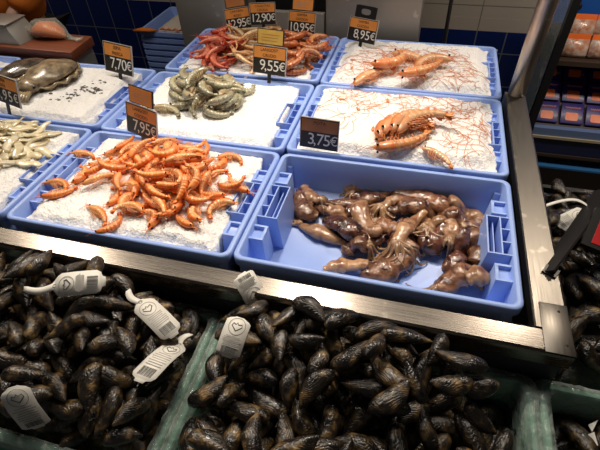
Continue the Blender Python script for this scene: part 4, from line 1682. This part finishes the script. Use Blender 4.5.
sd = empty('side_display', (1.28, -.06, 0))
tag(sd, 'black low side display bed carrying mussels beside the steel edge', 'display')
MB().box((.005, .0, .68), (.56, .675, .715)).build('bed', M['pan'], sd, smooth=False)
MB().box((.02, .02, 0), (.54, .66, .68)).build('base', M['black_matt'], sd, smooth=False)
MB().box((.005, .66, .715), (.56, .675, .745)).build('back_lip', M['black_matt'], sd, smooth=False)
MB().box((.545, .0, .715), (.56, .66, .80)).build('end_lip', M['pan'], sd, smooth=False)


# ------------------------------------------------------------------ paper tags on the mussel bags
def shell_top(x, y):
    t = .80
    for pl in (pileL, pileM, pileR, pileD):
        d2 = (pl.P[:, 0] - x) ** 2 + (pl.P[:, 1] - y) ** 2
        ok = d2 < .022 ** 2
        if ok.any():
            t = max(t, (pl.P[ok, 2] + pl.R[ok] + .002).max())
    return t


def bag_tag(head, tail, z0, z1, label, strap=True, width=.042, bow=.006, roll=0.0, body=(.34, .96), strap_z=0.0, auto=True):
    """Paper tag: strap end at pixel head, blunt end at pixel tail."""
    lift = .0
    if auto:
        z0 = z1 = .88
        for _ in range(5):
            A, B = at(*head, z0), at(*tail, z1)
            z0 = .5 * z0 + .5 * (shell_top(A.x, A.y) + .002)
            z1 = .5 * z1 + .5 * (shell_top(B.x, B.y) + .002)
        for q in range(1, 6):
            p = A.lerp(B, q / 6)
            lift = max(lift, shell_top(p.x, p.y) + .001 - (z0 + (z1 - z0) * q / 6))
        bow = min(lift, .007)
        z0 += max(.002, (lift - .007) * .8)
        z1 += max(.002, (lift - .007) * .8)
    A, B = at(*head, z0), at(*tail, z1)
    d = B - A
    L = d.length
    xa = d.normalized()
    up = Vector((0, 0, 1))
    ya = up.cross(xa).normalized()
    ya = Matrix.Rotation(roll, 3, xa) @ ya
    za = xa.cross(ya).normalized()
    Mx = Matrix((xa, ya, za)).transposed().to_4x4()
    Mx.translation = A
    root = empty('mussel_bag_tag')
    root.matrix_world = Mx
    tag(root, label, 'tag', 'white paper tags on the mussel bags')
    b0, b1 = body

    def zc(t):
        return bow * math.sin(PI * max(0, min(1, (t - b0) / (b1 - b0)))) + (strap_z * (1 - t / b0) if t < b0 else 0)
    # half width along the tag
    w = width / 2
    prof = [(b0 - .015, w * .32), (b0, w * .40), (b0 + .05, w * .80), (b0 + .10, w), (b0 + .25, w), (b0 + .40, w), (b1 - .10, w), (b1 - .055, w * .82), (b1 - .035, w * .45), (b1, w * .38)]
    rings = []
    for t, h in prof:
        x = t * L
        z = zc(t)
        rings.append([Vector((x, -h, z)), Vector((x, h, z)), Vector((x, h, z + .0005)), Vector((x, -h, z + .0005))])
    MB().loft(rings).build('card', M['paper'], root)
    if strap:
        rings = []
        for i in range(9):
            t = (b0 + .01) * i / 8
            h = w * (.30 if i > 0 else .22)
            yo = -.007 * math.sin(PI * i / 8)
            z = zc(t)
            rings.append([Vector((t * L, yo - h, z)), Vector((t * L, yo + h, z)), Vector((t * L, yo + h, z + .0006)), Vector((t * L, yo - h, z + .0006))])
        MB().loft(rings).build('strap', M['paper'], root)
        e = MB()
        ex, ez = (b0 + .01) * L, zc(b0) + .0009
        e.tube([Vector((ex + .0032 * math.cos(a), .0032 * math.sin(a), ez)) for a in [2 * PI * q / 14 for q in range(15)]], .0007, 5)
        e.build('eyelet', M['print'], root)
    # printed emblem: ring with an angular heart-shaped loop in it
    def P(t, y):
        return Vector((t * L, y, zc(t) + .0009))
    sc = w * .68 / L
    tc_ = b0 + .115 + w * .35 / L
    lg = MB()
    lg.tube([P(tc_ + sc * math.cos(a), w * .68 * math.sin(a)) for a in [2 * PI * q / 24 for q in range(25)]], .00035, 4)
    lg.tube([P(tc_ + sc * u, w * .68 * v) for u, v in ((.55, 0), (0, .62), (-.35, .5), (-.2, .12), (-.45, -.05), (-.2, -.2), (-.35, -.5), (0, -.62), (.55, 0))], .00085, 4)
    lg.build('emblem', M['print'], root)
    pr = MB()
    prs = random.Random(len(label))
    t0, t1 = tc_ + sc * 1.25, b1 - .25
    for q in range(7):
        t = t0 + (t1 - t0) * q / 6
        hw = w * prs.uniform(.55, .8)
        a = P(t, 0)
        pr.box((a.x - .0007, -hw, a.z - .0003), (a.x + .0007, hw, a.z))
    pr.build('fine_print', M['print_soft'], root, smooth=False)
    bc = MB()
    c0, c1 = b1 - .21, b1 - .085
    y = -w * .62
    while y < w * .55:
        ww = prs.choice((.0006, .0010, .0015))
        a, c = P(c0, 0), P(c1, 0)
        bc.add([(a.x, y, a.z), (c.x, y, c.z), (c.x, y + ww, c.z), (a.x, y + ww, a.z)], [(0, 1, 2, 3)])
        y += ww + prs.choice((.0007, .0010))
    bc.build('barcode', M['print'], root, smooth=False)
    return root


bag_tag((24, 289), (107, 281), .872, .880, 'white paper tag lying crosswise with a long curved strap, nearest the steel edge', width=.046, bow=.010, body=(.36, .985), roll=.5)
bag_tag((128, 290), (176, 337), .885, .862, 'white paper tag slanting down in front of the steel edge, above another tag', width=.046, body=(.26, .985), roll=-.1)
bag_tag((191, 334), (137, 383), .868, .858, 'white paper tag slanting the other way, just below the slanting one', width=.046, body=(.24, .985), roll=0)
bag_tag((241, 317), (226, 358), .868, .860, 'white paper tag hanging upright at the edge of the heap below the squids', strap=False, width=.046, body=(.03, .985), roll=-.2)
bag_tag((258, 303), (241, 273), .872, .9215, 'paper tag leaning on the steel edge with its print away from the heap', strap=False, width=.048, body=(.03, .985), auto=False)
bag_tag((12, 386), (40, 428), .832, .822, 'white curled paper tag lowest of all, at the frame edge', strap=False, width=.046, bow=-.008, body=(.03, .985), roll=.2)
bag_tag((588, 212), (557, 226), .882, .874, 'white paper tag on the side display behind the black arm', strap=False, width=.05, body=(.03, .985))
b = MB()
pts = smooth_line([at(x, y, .884) for x, y in ((533, 211), (548, 205), (562, 201), (575, 200), (585, 204), (590, 210))], 18)
b.loft([[p + Vector((0, -.005, 0)), p + Vector((0, .005, 0)), p + Vector((0, .005, .001)), p + Vector((0, -.005, .001))] for p in pts])
tag(b.build('white_strap', M['paper']), 'curved white strap lying on the side display beside its paper tag', 'strap')
for i, pxs in enumerate([[(598, 420), (588, 425), (592, 432)], [(594, 432), (584, 436), (598, 446)]]):
    q = [at(x, y, .765) for x, y in pxs]
    o = MB().add(q + [p + Vector((0, 0, .0008)) for p in q], [(2, 1, 0), (3, 4, 5), (0, 1, 4, 3), (1, 2, 5, 4), (2, 0, 3, 5)]).build('paper_scrap', M['paper'], smooth=False)
    tag(o, ('upper' if i == 0 else 'lower') + ' white torn paper scrap on the mussels beyond the steel corner', 'paper scrap')

# ------------------------------------------------------------------ black arm with the framed board
arm = empty('board_arm', (1.262, .118, .8925))
tag(arm, 'black flat arm reaching from the steel edge, holding a framed red board', 'sign holder')
yw = math.atan2(.28, .155)
Rz = Matrix.Rotation(yw, 4, 'Z')
o = MB().hexa([(-.01, -.002, -.030), (.345, -.002, -.040), (.345, .003, -.040), (-.01, .003, -.030)], [(-.01, -.002, .006), (.345, -.002, .016), (.345, .003, .016), (-.01, .003, .006)]).build('arm_plate', M['black'], arm, smooth=False)
o.matrix_basis = Matrix.Translation((0, 0, .012)) @ Rz @ Matrix.Rotation(math.radians(42), 4, 'X')
o = MB().box((-.012, -.012, -.0008), (.012, .016, .004)).build('arm_foot', M['black'], arm, smooth=False)
o.matrix_basis = Rz
ao_ = Vector(arm.location)
qa, qb = at(581, 243, .905) - ao_, at(596, 207, .925) - ao_
sv = Vector((.17, -.035, -.03))
quad = [qa, qa + sv, qb + sv, qb]
nv = (quad[1] - quad[0]).cross(quad[3] - quad[0]).normalized()
MB().hexa([p - nv * .010 for p in quad], quad).build('board_frame', M['black'], arm, smooth=False)
cq = sum(quad, Vector()) / 4
ins = [cq + (p - cq) * .80 for p in quad]
MB().hexa([p - nv * .001 for p in ins], [p + nv * .0012 for p in ins]).build('board_face', M['red_board'], arm, smooth=False)

# ------------------------------------------------------------------ behind the counter
o = bevel(MB().box((-.158, 1.30, 0), (.085, 1.56, 1.75)).build('steel_column', M['steel_dull']), .004)
tag(o, 'grey steel column standing behind the bright red prawns', 'column')
o = bevel(MB().box((.10, 1.315, 0), (.515, 1.345, .955)).build('steel_splashback', M['steel_dull']), .003)
tag(o, 'low steel panel behind the price tags of the back crate', 'panel')
cab = empty('steel_cabinet', (.715, 1.30, 0))
tag(cab, 'tall steel cabinet standing behind the tag reading 8,95', 'cabinet')
bevel(MB().box((-.192, .012, 0), (.192, .55, 1.7)).build('body', M['steel_dull'], cab), .004)
bevel(MB().box((-.184, 0, .08), (.192, .012, 1.68)).build('door', M['steel_dull'], cab), .003)
o = MB().box((.10, 1.62, 0), (.50, 1.93, 1.5)).build('dark_gap_box', M['black_matt'], smooth=False)  # added black box, its colour supplies the darkness of the gap
tag(o, 'added black box for the dark gap behind the low steel panel', 'cabinet')
o = MB().tube([(1.03, 1.5, 0), (1.012, 1.5, 1.6)], .0085, 10).build('black_pole', M['black_matt'])
tag(o, 'thin black pole before the tiled wall beside the steel cabinet', 'pole')

# stack of empty crates
for k in range(9):
    z = .756 - .034 * k
    c = empty('stacked_crate', (-.535, 1.5, z))
    tag(c, ('topmost blue crate of the stack before the tiled wall, with white foam in it' if k == 0 else 'blue crate nested in the stack before the tiled wall'), 'crate', 'blue crates in the stack')
    b = MB()
    rg = []
    for ins, zz, r in ((.030, -.10, .012), (.010, -.020, .02), (0, -.020, .02), (0, 0, .02), (.010, 0, .016), (.014, -.01, .014), (.036, -.092, .01)):
        rg.append(rrect(ins, ins, .60 - ins, .38 - ins, r, zz))
    b.loft(rg)
    ob = b.build('shell', M['crate'], c)
    autosmooth(ob, 50)
pp = MB().loft([rrect(.10, .03, .57, .36, .02, -.045), rrect(.10, .03, .57, .36, .02, .0), rrect(.13, .05, .55, .34, .02, .006)])
o = pp.build('foam_slab', M['foam'])
o.location = (-.535, 1.5, .756)
tag(o, 'whitish foam slab in the topmost crate of the stack', 'foam slab')
ob = MB()
ob.tube([(-.55, 1.495, .760), (-.50, 1.492, .768), (-.45, 1.497, .766), (-.42, 1.51, .763)], [.010, .018, .015, .005], 10, flat=.6, wob=.2)
o = ob.build('orange_rag', M['fabric_orange'])
tag(o, 'crumpled orange rag hanging on the corner of the crate stack', 'rag')
ob = MB()
grs = random.Random(4)
for q in range(7):
    x = -.41 + .036 * q
    ob.tube([(x, 1.515, .765), (x + .02, 1.520 + grs.uniform(-.006, .006), .772), (x + .045, 1.513, .764)], [.002, .007, .002], 7, wob=.3, seed=q)
o = ob.build('orange_peelings', M['scrap'])
tag(o, 'orange shrimp peelings strewn along the rim of the stacked crates', 'peelings', kind='stuff')
o = MB().box((-.60, 1.44, 0), (-.17, 1.95, .385)).build('crate_bench', M['pan'], smooth=False)
tag(o, 'dark bench under the stack of blue crates', 'bench')

# cutting table
tbl = empty('cutting_table', (-.70, 1.02, 0))
tag(tbl, 'brown topped cutting table with grey steel sides behind the cuttlefish crate', 'table')
Q = [at(92, 36, .93), at(92, 44, .93), at(62, 58, .93), at(10, 64, .93), at(-40, 45, .93), at(10, 28, .93)]
brd = MB()
x1 = -.36
tb_lo, tb_hi = (-1.25, .865), (-.345, 1.10)
C4 = [Vector((-1.6, .86, 0)), Vector((-.395, .845, 0)), Vector((-.395, 1.03, 0)), Vector((-1.6, 1.05, 0))]
C4[1] = at(64, 57, .925)
C4[2] = at(92, 36, .925)
C4[1].z = C4[2].z = 0
C4[1].y = max(C4[1].y, .846)
base_off = Vector((-.70, 1.02, 0))
bt_ = [p - base_off for p in C4]
bevel(MB().hexa([p + Vector((0, 0, .887)) for p in bt_], [p + Vector((0, 0, .925)) for p in bt_]).build('board_top', M['wood'], tbl), .003)
inn = [p.lerp((bt_[0] + bt_[1] + bt_[2] + bt_[3]) / 4, .03) for p in bt_]
MB().hexa([p + Vector((0, 0, 0)) for p in inn], [p + Vector((0, 0, .886)) for p in inn]).build('steel_base', M['steel_dull'], tbl, smooth=False)

blk = empty('steel_hopper', (-.80, .93, .925))
tag(blk, 'grey steel hopper with a sloping side standing on the cutting table', 'hopper')
bevel(MB().hexa([(-.20, -.06, .0), (.145, -.06, .0), (.16, .05, .0), (-.20, .05, .0)], [(-.20, -.05, .075), (.10, -.05, .075), (.11, .055, .075), (-.20, .055, .075)]).build('body', M['steel_dull'], blk), .003)
bevel(MB().box((-.205, -.055, .0755), (.115, .06, .079)).build('lid', M['steel_dull'], blk), .001)

bag = empty('salmon_bag', (-.565, .975, .9255))
tag(bag, 'clear plastic bag with orange salmon lying on the cutting table', 'bag')
MB().tube([(-.09, .0, .02), (-.05, .0, .032), (.0, -.005, .033), (.04, -.01, .022), (.065, -.012, .010)], [(.03, .016), (.045, .028), (.046, .028), (.03, .018), (.008, .006)], 14, wob=.15).build('salmon', M['salmon'], bag)
MB().tube([(-.11, .0, .02), (-.06, .0, .036), (.0, -.005, .038), (.045, -.01, .027), (.075, -.012, .012), (.10, -.02, .008), (.135, -.025, .010), (.15, -.02, .012)],
          [(.03, .02), (.052, .034), (.053, .036), (.036, .024), (.014, .011), (.009, .006), (.014, .005), (.016, .003)], 16, wob=.3, seed=5).build('film', M['film'], bag)

# ------------------------------------------------------------------ person at the cutting table
def skinned(name, verts, edges, radii, m, parent=None, sub=2, root=0):
    me = bpy.data.meshes.new(name)
    me.from_pydata(verts, edges, [])
    o = bpy.data.objects.new(name, me)
    C.objects.link(o)
    o.modifiers.new('skin', 'SKIN')
    sv = me.skin_vertices[0].data if me.skin_vertices else None
    if sv is None:
        me.skin_vertices.new()
        sv = me.skin_vertices[0].data
    for i, r in enumerate(radii):
        sv[i].radius = r if isinstance(r, tuple) else (r, r)
        sv[i].use_root = i == root
    s = o.modifiers.new('sub', 'SUBSURF')
    s.levels = s.render_levels = sub
    dg = bpy.context.evaluated_depsgraph_get()
    dg.update()
    new = bpy.data.meshes.new_from_object(o.evaluated_get(dg))
    new.name = name
    new.materials.clear()
    new.materials.append(m)
    for p in new.polygons:
        p.use_smooth = True
    o.modifiers.clear()
    o.data = new
    if parent:
        o.parent = parent
    return o


PX, PY = -.985, 1.215
per = empty('person', (PX, PY, 0))
tag(per, 'person in an orange top and dark trousers standing behind the cutting table', 'person')
# body: pelvis, spine, neck, head, arms, legs in one surface
V = [(0, 0, .93), (0, 0, 1.08), (0, .0, 1.27), (0, .0, 1.42), (0, -.005, 1.52), (0, -.02, 1.60), (0, -.025, 1.70),
     (.17, 0, 1.40), (.225, .01, 1.10), (.15, -.13, .975), (.135, -.165, .955),
     (-.17, 0, 1.40), (-.225, .01, 1.10), (-.15, -.13, .975), (-.135, -.165, .955),
     (.095, 0, .86), (.10, -.005, .48), (.105, .02, .09), (.105, -.10, .035),
     (-.095, 0, .86), (-.10, -.005, .48), (-.105, .02, .09), (-.105, -.10, .035)]
E_ = [(0, 1), (1, 2), (2, 3), (3, 4), (4, 5), (5, 6), (3, 7), (7, 8), (8, 9), (9, 10), (3, 11), (11, 12), (12, 13), (13, 14), (0, 15), (15, 16), (16, 17), (17, 18), (0, 19), (19, 20), (20, 21), (21, 22)]
Rr = [(.12, .09), (.13, .09), (.16, .10), (.12, .085), .05, (.075, .09), (.07, .085), .045, .034, .027, .025, .045, .034, .027, .025, .07, .05, .04, .035, .07, .05, .04, .035]
skinned('body', V, E_, Rr, M['skin'], per)
skinned('orange_top', [(0, 0, .855), (0, 0, 1.04), (0, .0, 1.25), (0, .0, 1.43), (.165, 0, 1.405), (.225, .01, 1.10), (.150, -.13, .975), (-.165, 0, 1.405), (-.225, .01, 1.10), (-.150, -.13, .975)],
        [(0, 1), (1, 2), (2, 3), (3, 4), (4, 5), (5, 6), (3, 7), (7, 8), (8, 9)], [(.215, .155), (.190, .138), (.19, .13), (.14, .105), .085, .082, .066, .085, .082, .066], M['fabric_orange'], per)
skinned('trousers', [(0, 0, .89), (.095, 0, .80), (.10, -.005, .48), (.105, .02, .10), (-.095, 0, .80), (-.10, -.005, .48), (-.105, .02, .10)],
        [(0, 1), (1, 2), (2, 3), (0, 4), (4, 5), (5, 6)], [(.165, .12), .088, .07, .06, .088, .07, .06], M['fabric_dark'], per)
MB().tube([(0, 0, .845), (0, 0, .850), (0, 0, .885), (0, 0, .89)], [(.190, .128), (.198, .136), (.198, .136), (.190, .128)], 28, up=(0, 1, 0)).build('waistband', M['fabric_dark'], per)
hr = MB()
hr.ball((0, .012, 1.722), (.088, .098, .072), 18, 12)
hr.ball((0, .045, 1.67), (.080, .065, .085), 18, 12)
hr.build('hair', M['hair'], per)
fc = MB()
fc.ball((0, -.118, 1.645), (.012, .016, .02), 10, 8)
fc.tube([(-.022, -.104, 1.607), (0, -.112, 1.605), (.022, -.104, 1.607)], [.003, .006, .003], 8)
fc.build('nose_and_mouth', M['skin'], per)
for sg in (-1, 1):
    MB().ball((sg * .030, -.104, 1.665), (.012, .008, .008), 10, 7).build('eye', M['eye'], per)
    MB().ball((sg * .082, -.02, 1.655), (.012, .02, .03), 10, 7).build('ear', M['skin'], per)
    hb = MB()
    hx, hy, hz = sg * .132, -.18, .950
    hb.tube([(hx, hy + .03, hz), (hx, hy, hz), (hx, hy - .045, hz - .01)], [(.022, .016), (.04, .016), (.036, .013)], 12)
    for q in range(4):
        fx = hx + (q - 1.5) * .018
        ln = (.055, .066, .062, .048)[q]
        hb.tube([(fx, hy - .035, hz - .008), (fx, hy - .035 - ln * .5, hz - .010), (fx, hy - .035 - ln * .9, hz - .016)], [.009, .0085, .006], 8)
    hb.tube([(hx - sg * .03, hy + .005, hz), (hx - sg * .055, hy - .025, hz - .010), (hx - sg * .058, hy - .05, hz - .014)], [.011, .010, .007], 8)
    hb.build('hand', M['skin'], per)

# ------------------------------------------------------------------ chilled cabinet with packets
fx0, fy0 = 1.512, 1.55
fr_ = empty('chilled_cabinet', (fx0, fy0, 0))
tag(fr_, 'chilled cabinet with bright blue back panel and shelves of packed salmon', 'cabinet')
MB().box((-.022, .0, 0), (.010, .035, 1.95)).build('corner_post', M['black'], fr_, smooth=False)
MB().box((-.010, .0355, .30), (-.004, .419, 1.95)).build('side_glass', M['glass'], fr_, smooth=False)
MB().box((-.022, .0355, 0), (.010, .419, .30)).build('side_panel', M['black'], fr_, smooth=False)
MB().box((.010, .42, 0), (1.2, .435, 1.95)).build('back_panel', M['fridge_blue'], fr_, smooth=False)
MB().box((1.2, .0, 0), (1.23, .435, 1.95)).build('end_panel', M['black'], fr_, smooth=False)
MB().box((.0105, .03, 0), (1.2, .06, .30)).build('front_panel', M['fridge_dark'], fr_, smooth=False)
MB().box((.0105, -.012, .362), (1.2, .02, .402)).build('front_ledge', M['fridge_grey'], fr_, smooth=False)
MB().box((.0105, -.020, .350), (1.2, -.0125, .363)).build('edge_strip', M['fridge_cream'], fr_, smooth=False)
MB().box((.0105, -.010, .262), (1.2, .019, .349)).build('navy_strip', M['fridge_navy'], fr_, smooth=False)
MB().box((.0105, -.016, .245), (1.2, .019, .261)).build('brown_strip', M['fridge_dark'], fr_, smooth=False)
MB().box((.0105, -.03, .186), (1.2, .029, .196)).build('blue_strip', M['fridge_line'], fr_, smooth=False)
SL = math.radians(32)
sh = MB().box((.0105, 0, -.006), (1.2, .46, 0)).build('sloping_shelf', M['fridge_dark'], fr_, smooth=False)
sh.matrix_basis = Matrix.Translation((0, .022, .402)) @ Matrix.Rotation(SL, 4, 'X')
MB().box((.0105, .07, .690), (1.2, .42, .702)).build('upper_shelf', M['fridge_dark'], fr_, smooth=False)
MB().box((.0105, .20, .7022), (1.2, .419, .747)).build('shelf_step', M['fridge_dark'], fr_, smooth=False)
MB().box((.0105, .06, .684), (1.2, .0695, .706)).build('shelf_edge', M['fridge_dark'], fr_, smooth=False)

pk = empty('salmon_packet')
bevel(MB().box((-.050, 0.001, 0), (.050, .105, .014)).build('sleeve', M['pack_blue'], pk), .003)
o = MB().loft([rrect(-.030, .016, .026, .056, .008, .0138), rrect(-.030, .016, .026, .056, .008, .0152)]).build('window', M['pack_window'], pk, smooth=False)
o = MB().tube([Vector((-.034 + .068 * q / 24, .080 + .005 * math.sin(q * 1.9), .0148)) for q in range(25)], .0022, 5).build('lettering', M['pack_print'], pk)
o = MB().tube([(.034, .032, .0138), (.034, .032, .0149)], .008, 14).build('stamp', M['pack_grey'], pk, smooth=False)
rown = ('lowest', 'second', 'third', 'fourth')
coln = ('at the black post', 'second from the black post', 'third from the black post', 'fourth from the black post', 'fifth from the black post')
first = True
for r in range(3):
    for c in range(5):
        q = pk if first else copy_tree(pk)
        first = False
        y = .010 + .119 * r
        q.matrix_world = Matrix.Translation((fx0 + .066 + .107 * c + .004 * ((r * 3 + c) % 3 - 1), fy0 + .022, .4025)) @ Matrix.Rotation(SL, 4, 'X') @ Matrix.Translation((0, y, .001 + .0)) @ Matrix.Rotation(.12, 4, 'X')
        tag(q, f'blue salmon packet in the {rown[r]} row up, {coln[c]}', 'packet', 'dark blue salmon packets')

sb = empty('salmon_pouch')
MB().loft([[Vector((x * .055 * s, -.006 + .012 * y_ * s2, z)) for x, y_ in ((-1, -1), (1, -1), (1, 1), (-1, 1))] for z, s, s2 in ((.0, .9, .3), (.01, 1, 1.3), (.045, 1, 1.6), (.072, 1, .8), (.078, 1, .3))]).build('pouch', M['bag_grey'], sb)
MB().box((-.055, -.012, .068), (.055, -.004, .098)).build('header', M['bag_orange'], sb, smooth=False)
first = True
for r in range(2):
    for c in range(6):
        q = sb if first else copy_tree(sb)
        first = False
        q.matrix_world = Matrix.Translation((fx0 + .085 + .115 * c + (.03 if r else 0), fy0 + .12 + .12 * r, .7025 + .001 + .045 * r)) @ Matrix.Rotation(math.radians(-18), 4, 'X') @ Matrix.Rotation(.08 * ((c * 2 + r) % 3 - 1), 4, 'Z')
        tag(q, f'orange topped pouch, {"front" if r == 0 else "rear"} row, {coln[c] if c < 5 else "sixth from the black post"}', 'pouch', 'orange topped pouches')
kn = MB().tube([(1.625, 1.968, .83), (1.625, 1.955, .83), (1.625, 1.950, .83)], [.006, .02, .018], 14, up=(0, 0, 1)).build('knob', M['black'], fr_)
kn.matrix_basis = Matrix.Translation((-fx0, -fy0, 0))

# ------------------------------------------------------------------ lamps and added fill lights
def spot(name, loc, target, power, angle, blend, size, col):
    l = bpy.data.lights.new(name, 'SPOT')
    l.energy = power
    l.spot_size = math.radians(angle)
    l.spot_blend = blend
    l.shadow_soft_size = size
    l.color = col
    o = bpy.data.objects.new(name, l)
    C.objects.link(o)
    o.location = loc
    o.rotation_euler = (Vector(target) - Vector(loc)).to_track_quat('-Z', 'Y').to_euler()
    return o


WARM = (1.0, .85, .68)
spot('spot_lamp', (.50, 1.00, 2.45), (.62, .28, .9), 82, 58, .75, .06, WARM)
spot('spot_lamp', (-1.25, 1.00, 2.45), (-.10, .27, .9), 80, 54, .75, .06, WARM)
spot('spot_lamp', (1.70, 1.30, 2.45), (.95, .57, .9), 58, 55, .8, .06, WARM)

ar_ = bpy.data.lights.new('overhead_fill_light', 'AREA')  # broad weak fill added above the crates, not a real fitting
ar_.shape = 'RECTANGLE'
ar_.size, ar_.size_y = 2.4, .5
ar_.energy = 26
ar_.color = (1.0, .9, .78)
ao = bpy.data.objects.new('overhead_fill_light', ar_)
C.objects.link(ao)
ao.location = (.3, .75, 2.9)

al = bpy.data.lights.new('packet_fill_light', 'AREA')  # fill light added before the chilled cabinet to brighten the packets
al.shape = 'RECTANGLE'
al.size, al.size_y = 1.0, .06
al.energy = 7
al.color = (1.0, .85, .72)
ao = bpy.data.objects.new('packet_fill_light', al)
C.objects.link(ao)
ao.location = (2.1, 1.22, 1.5)
ao.rotation_euler = (math.radians(32), 0, 0)

w = bpy.data.worlds.new('world')
bpy.context.scene.world = w
w.use_nodes = True
w.node_tree.nodes['Background'].inputs['Color'].default_value = (.9, .85, .8, 1)
w.node_tree.nodes['Background'].inputs['Strength'].default_value = 0.08

vs_ = bpy.context.scene.view_settings
vs_.view_transform = 'Standard'
vs_.look = 'None'
vs_.exposure = 0.0
vs_.gamma = 1.0
vs_.use_curve_mapping = False
bpy.context.view_layer.update()
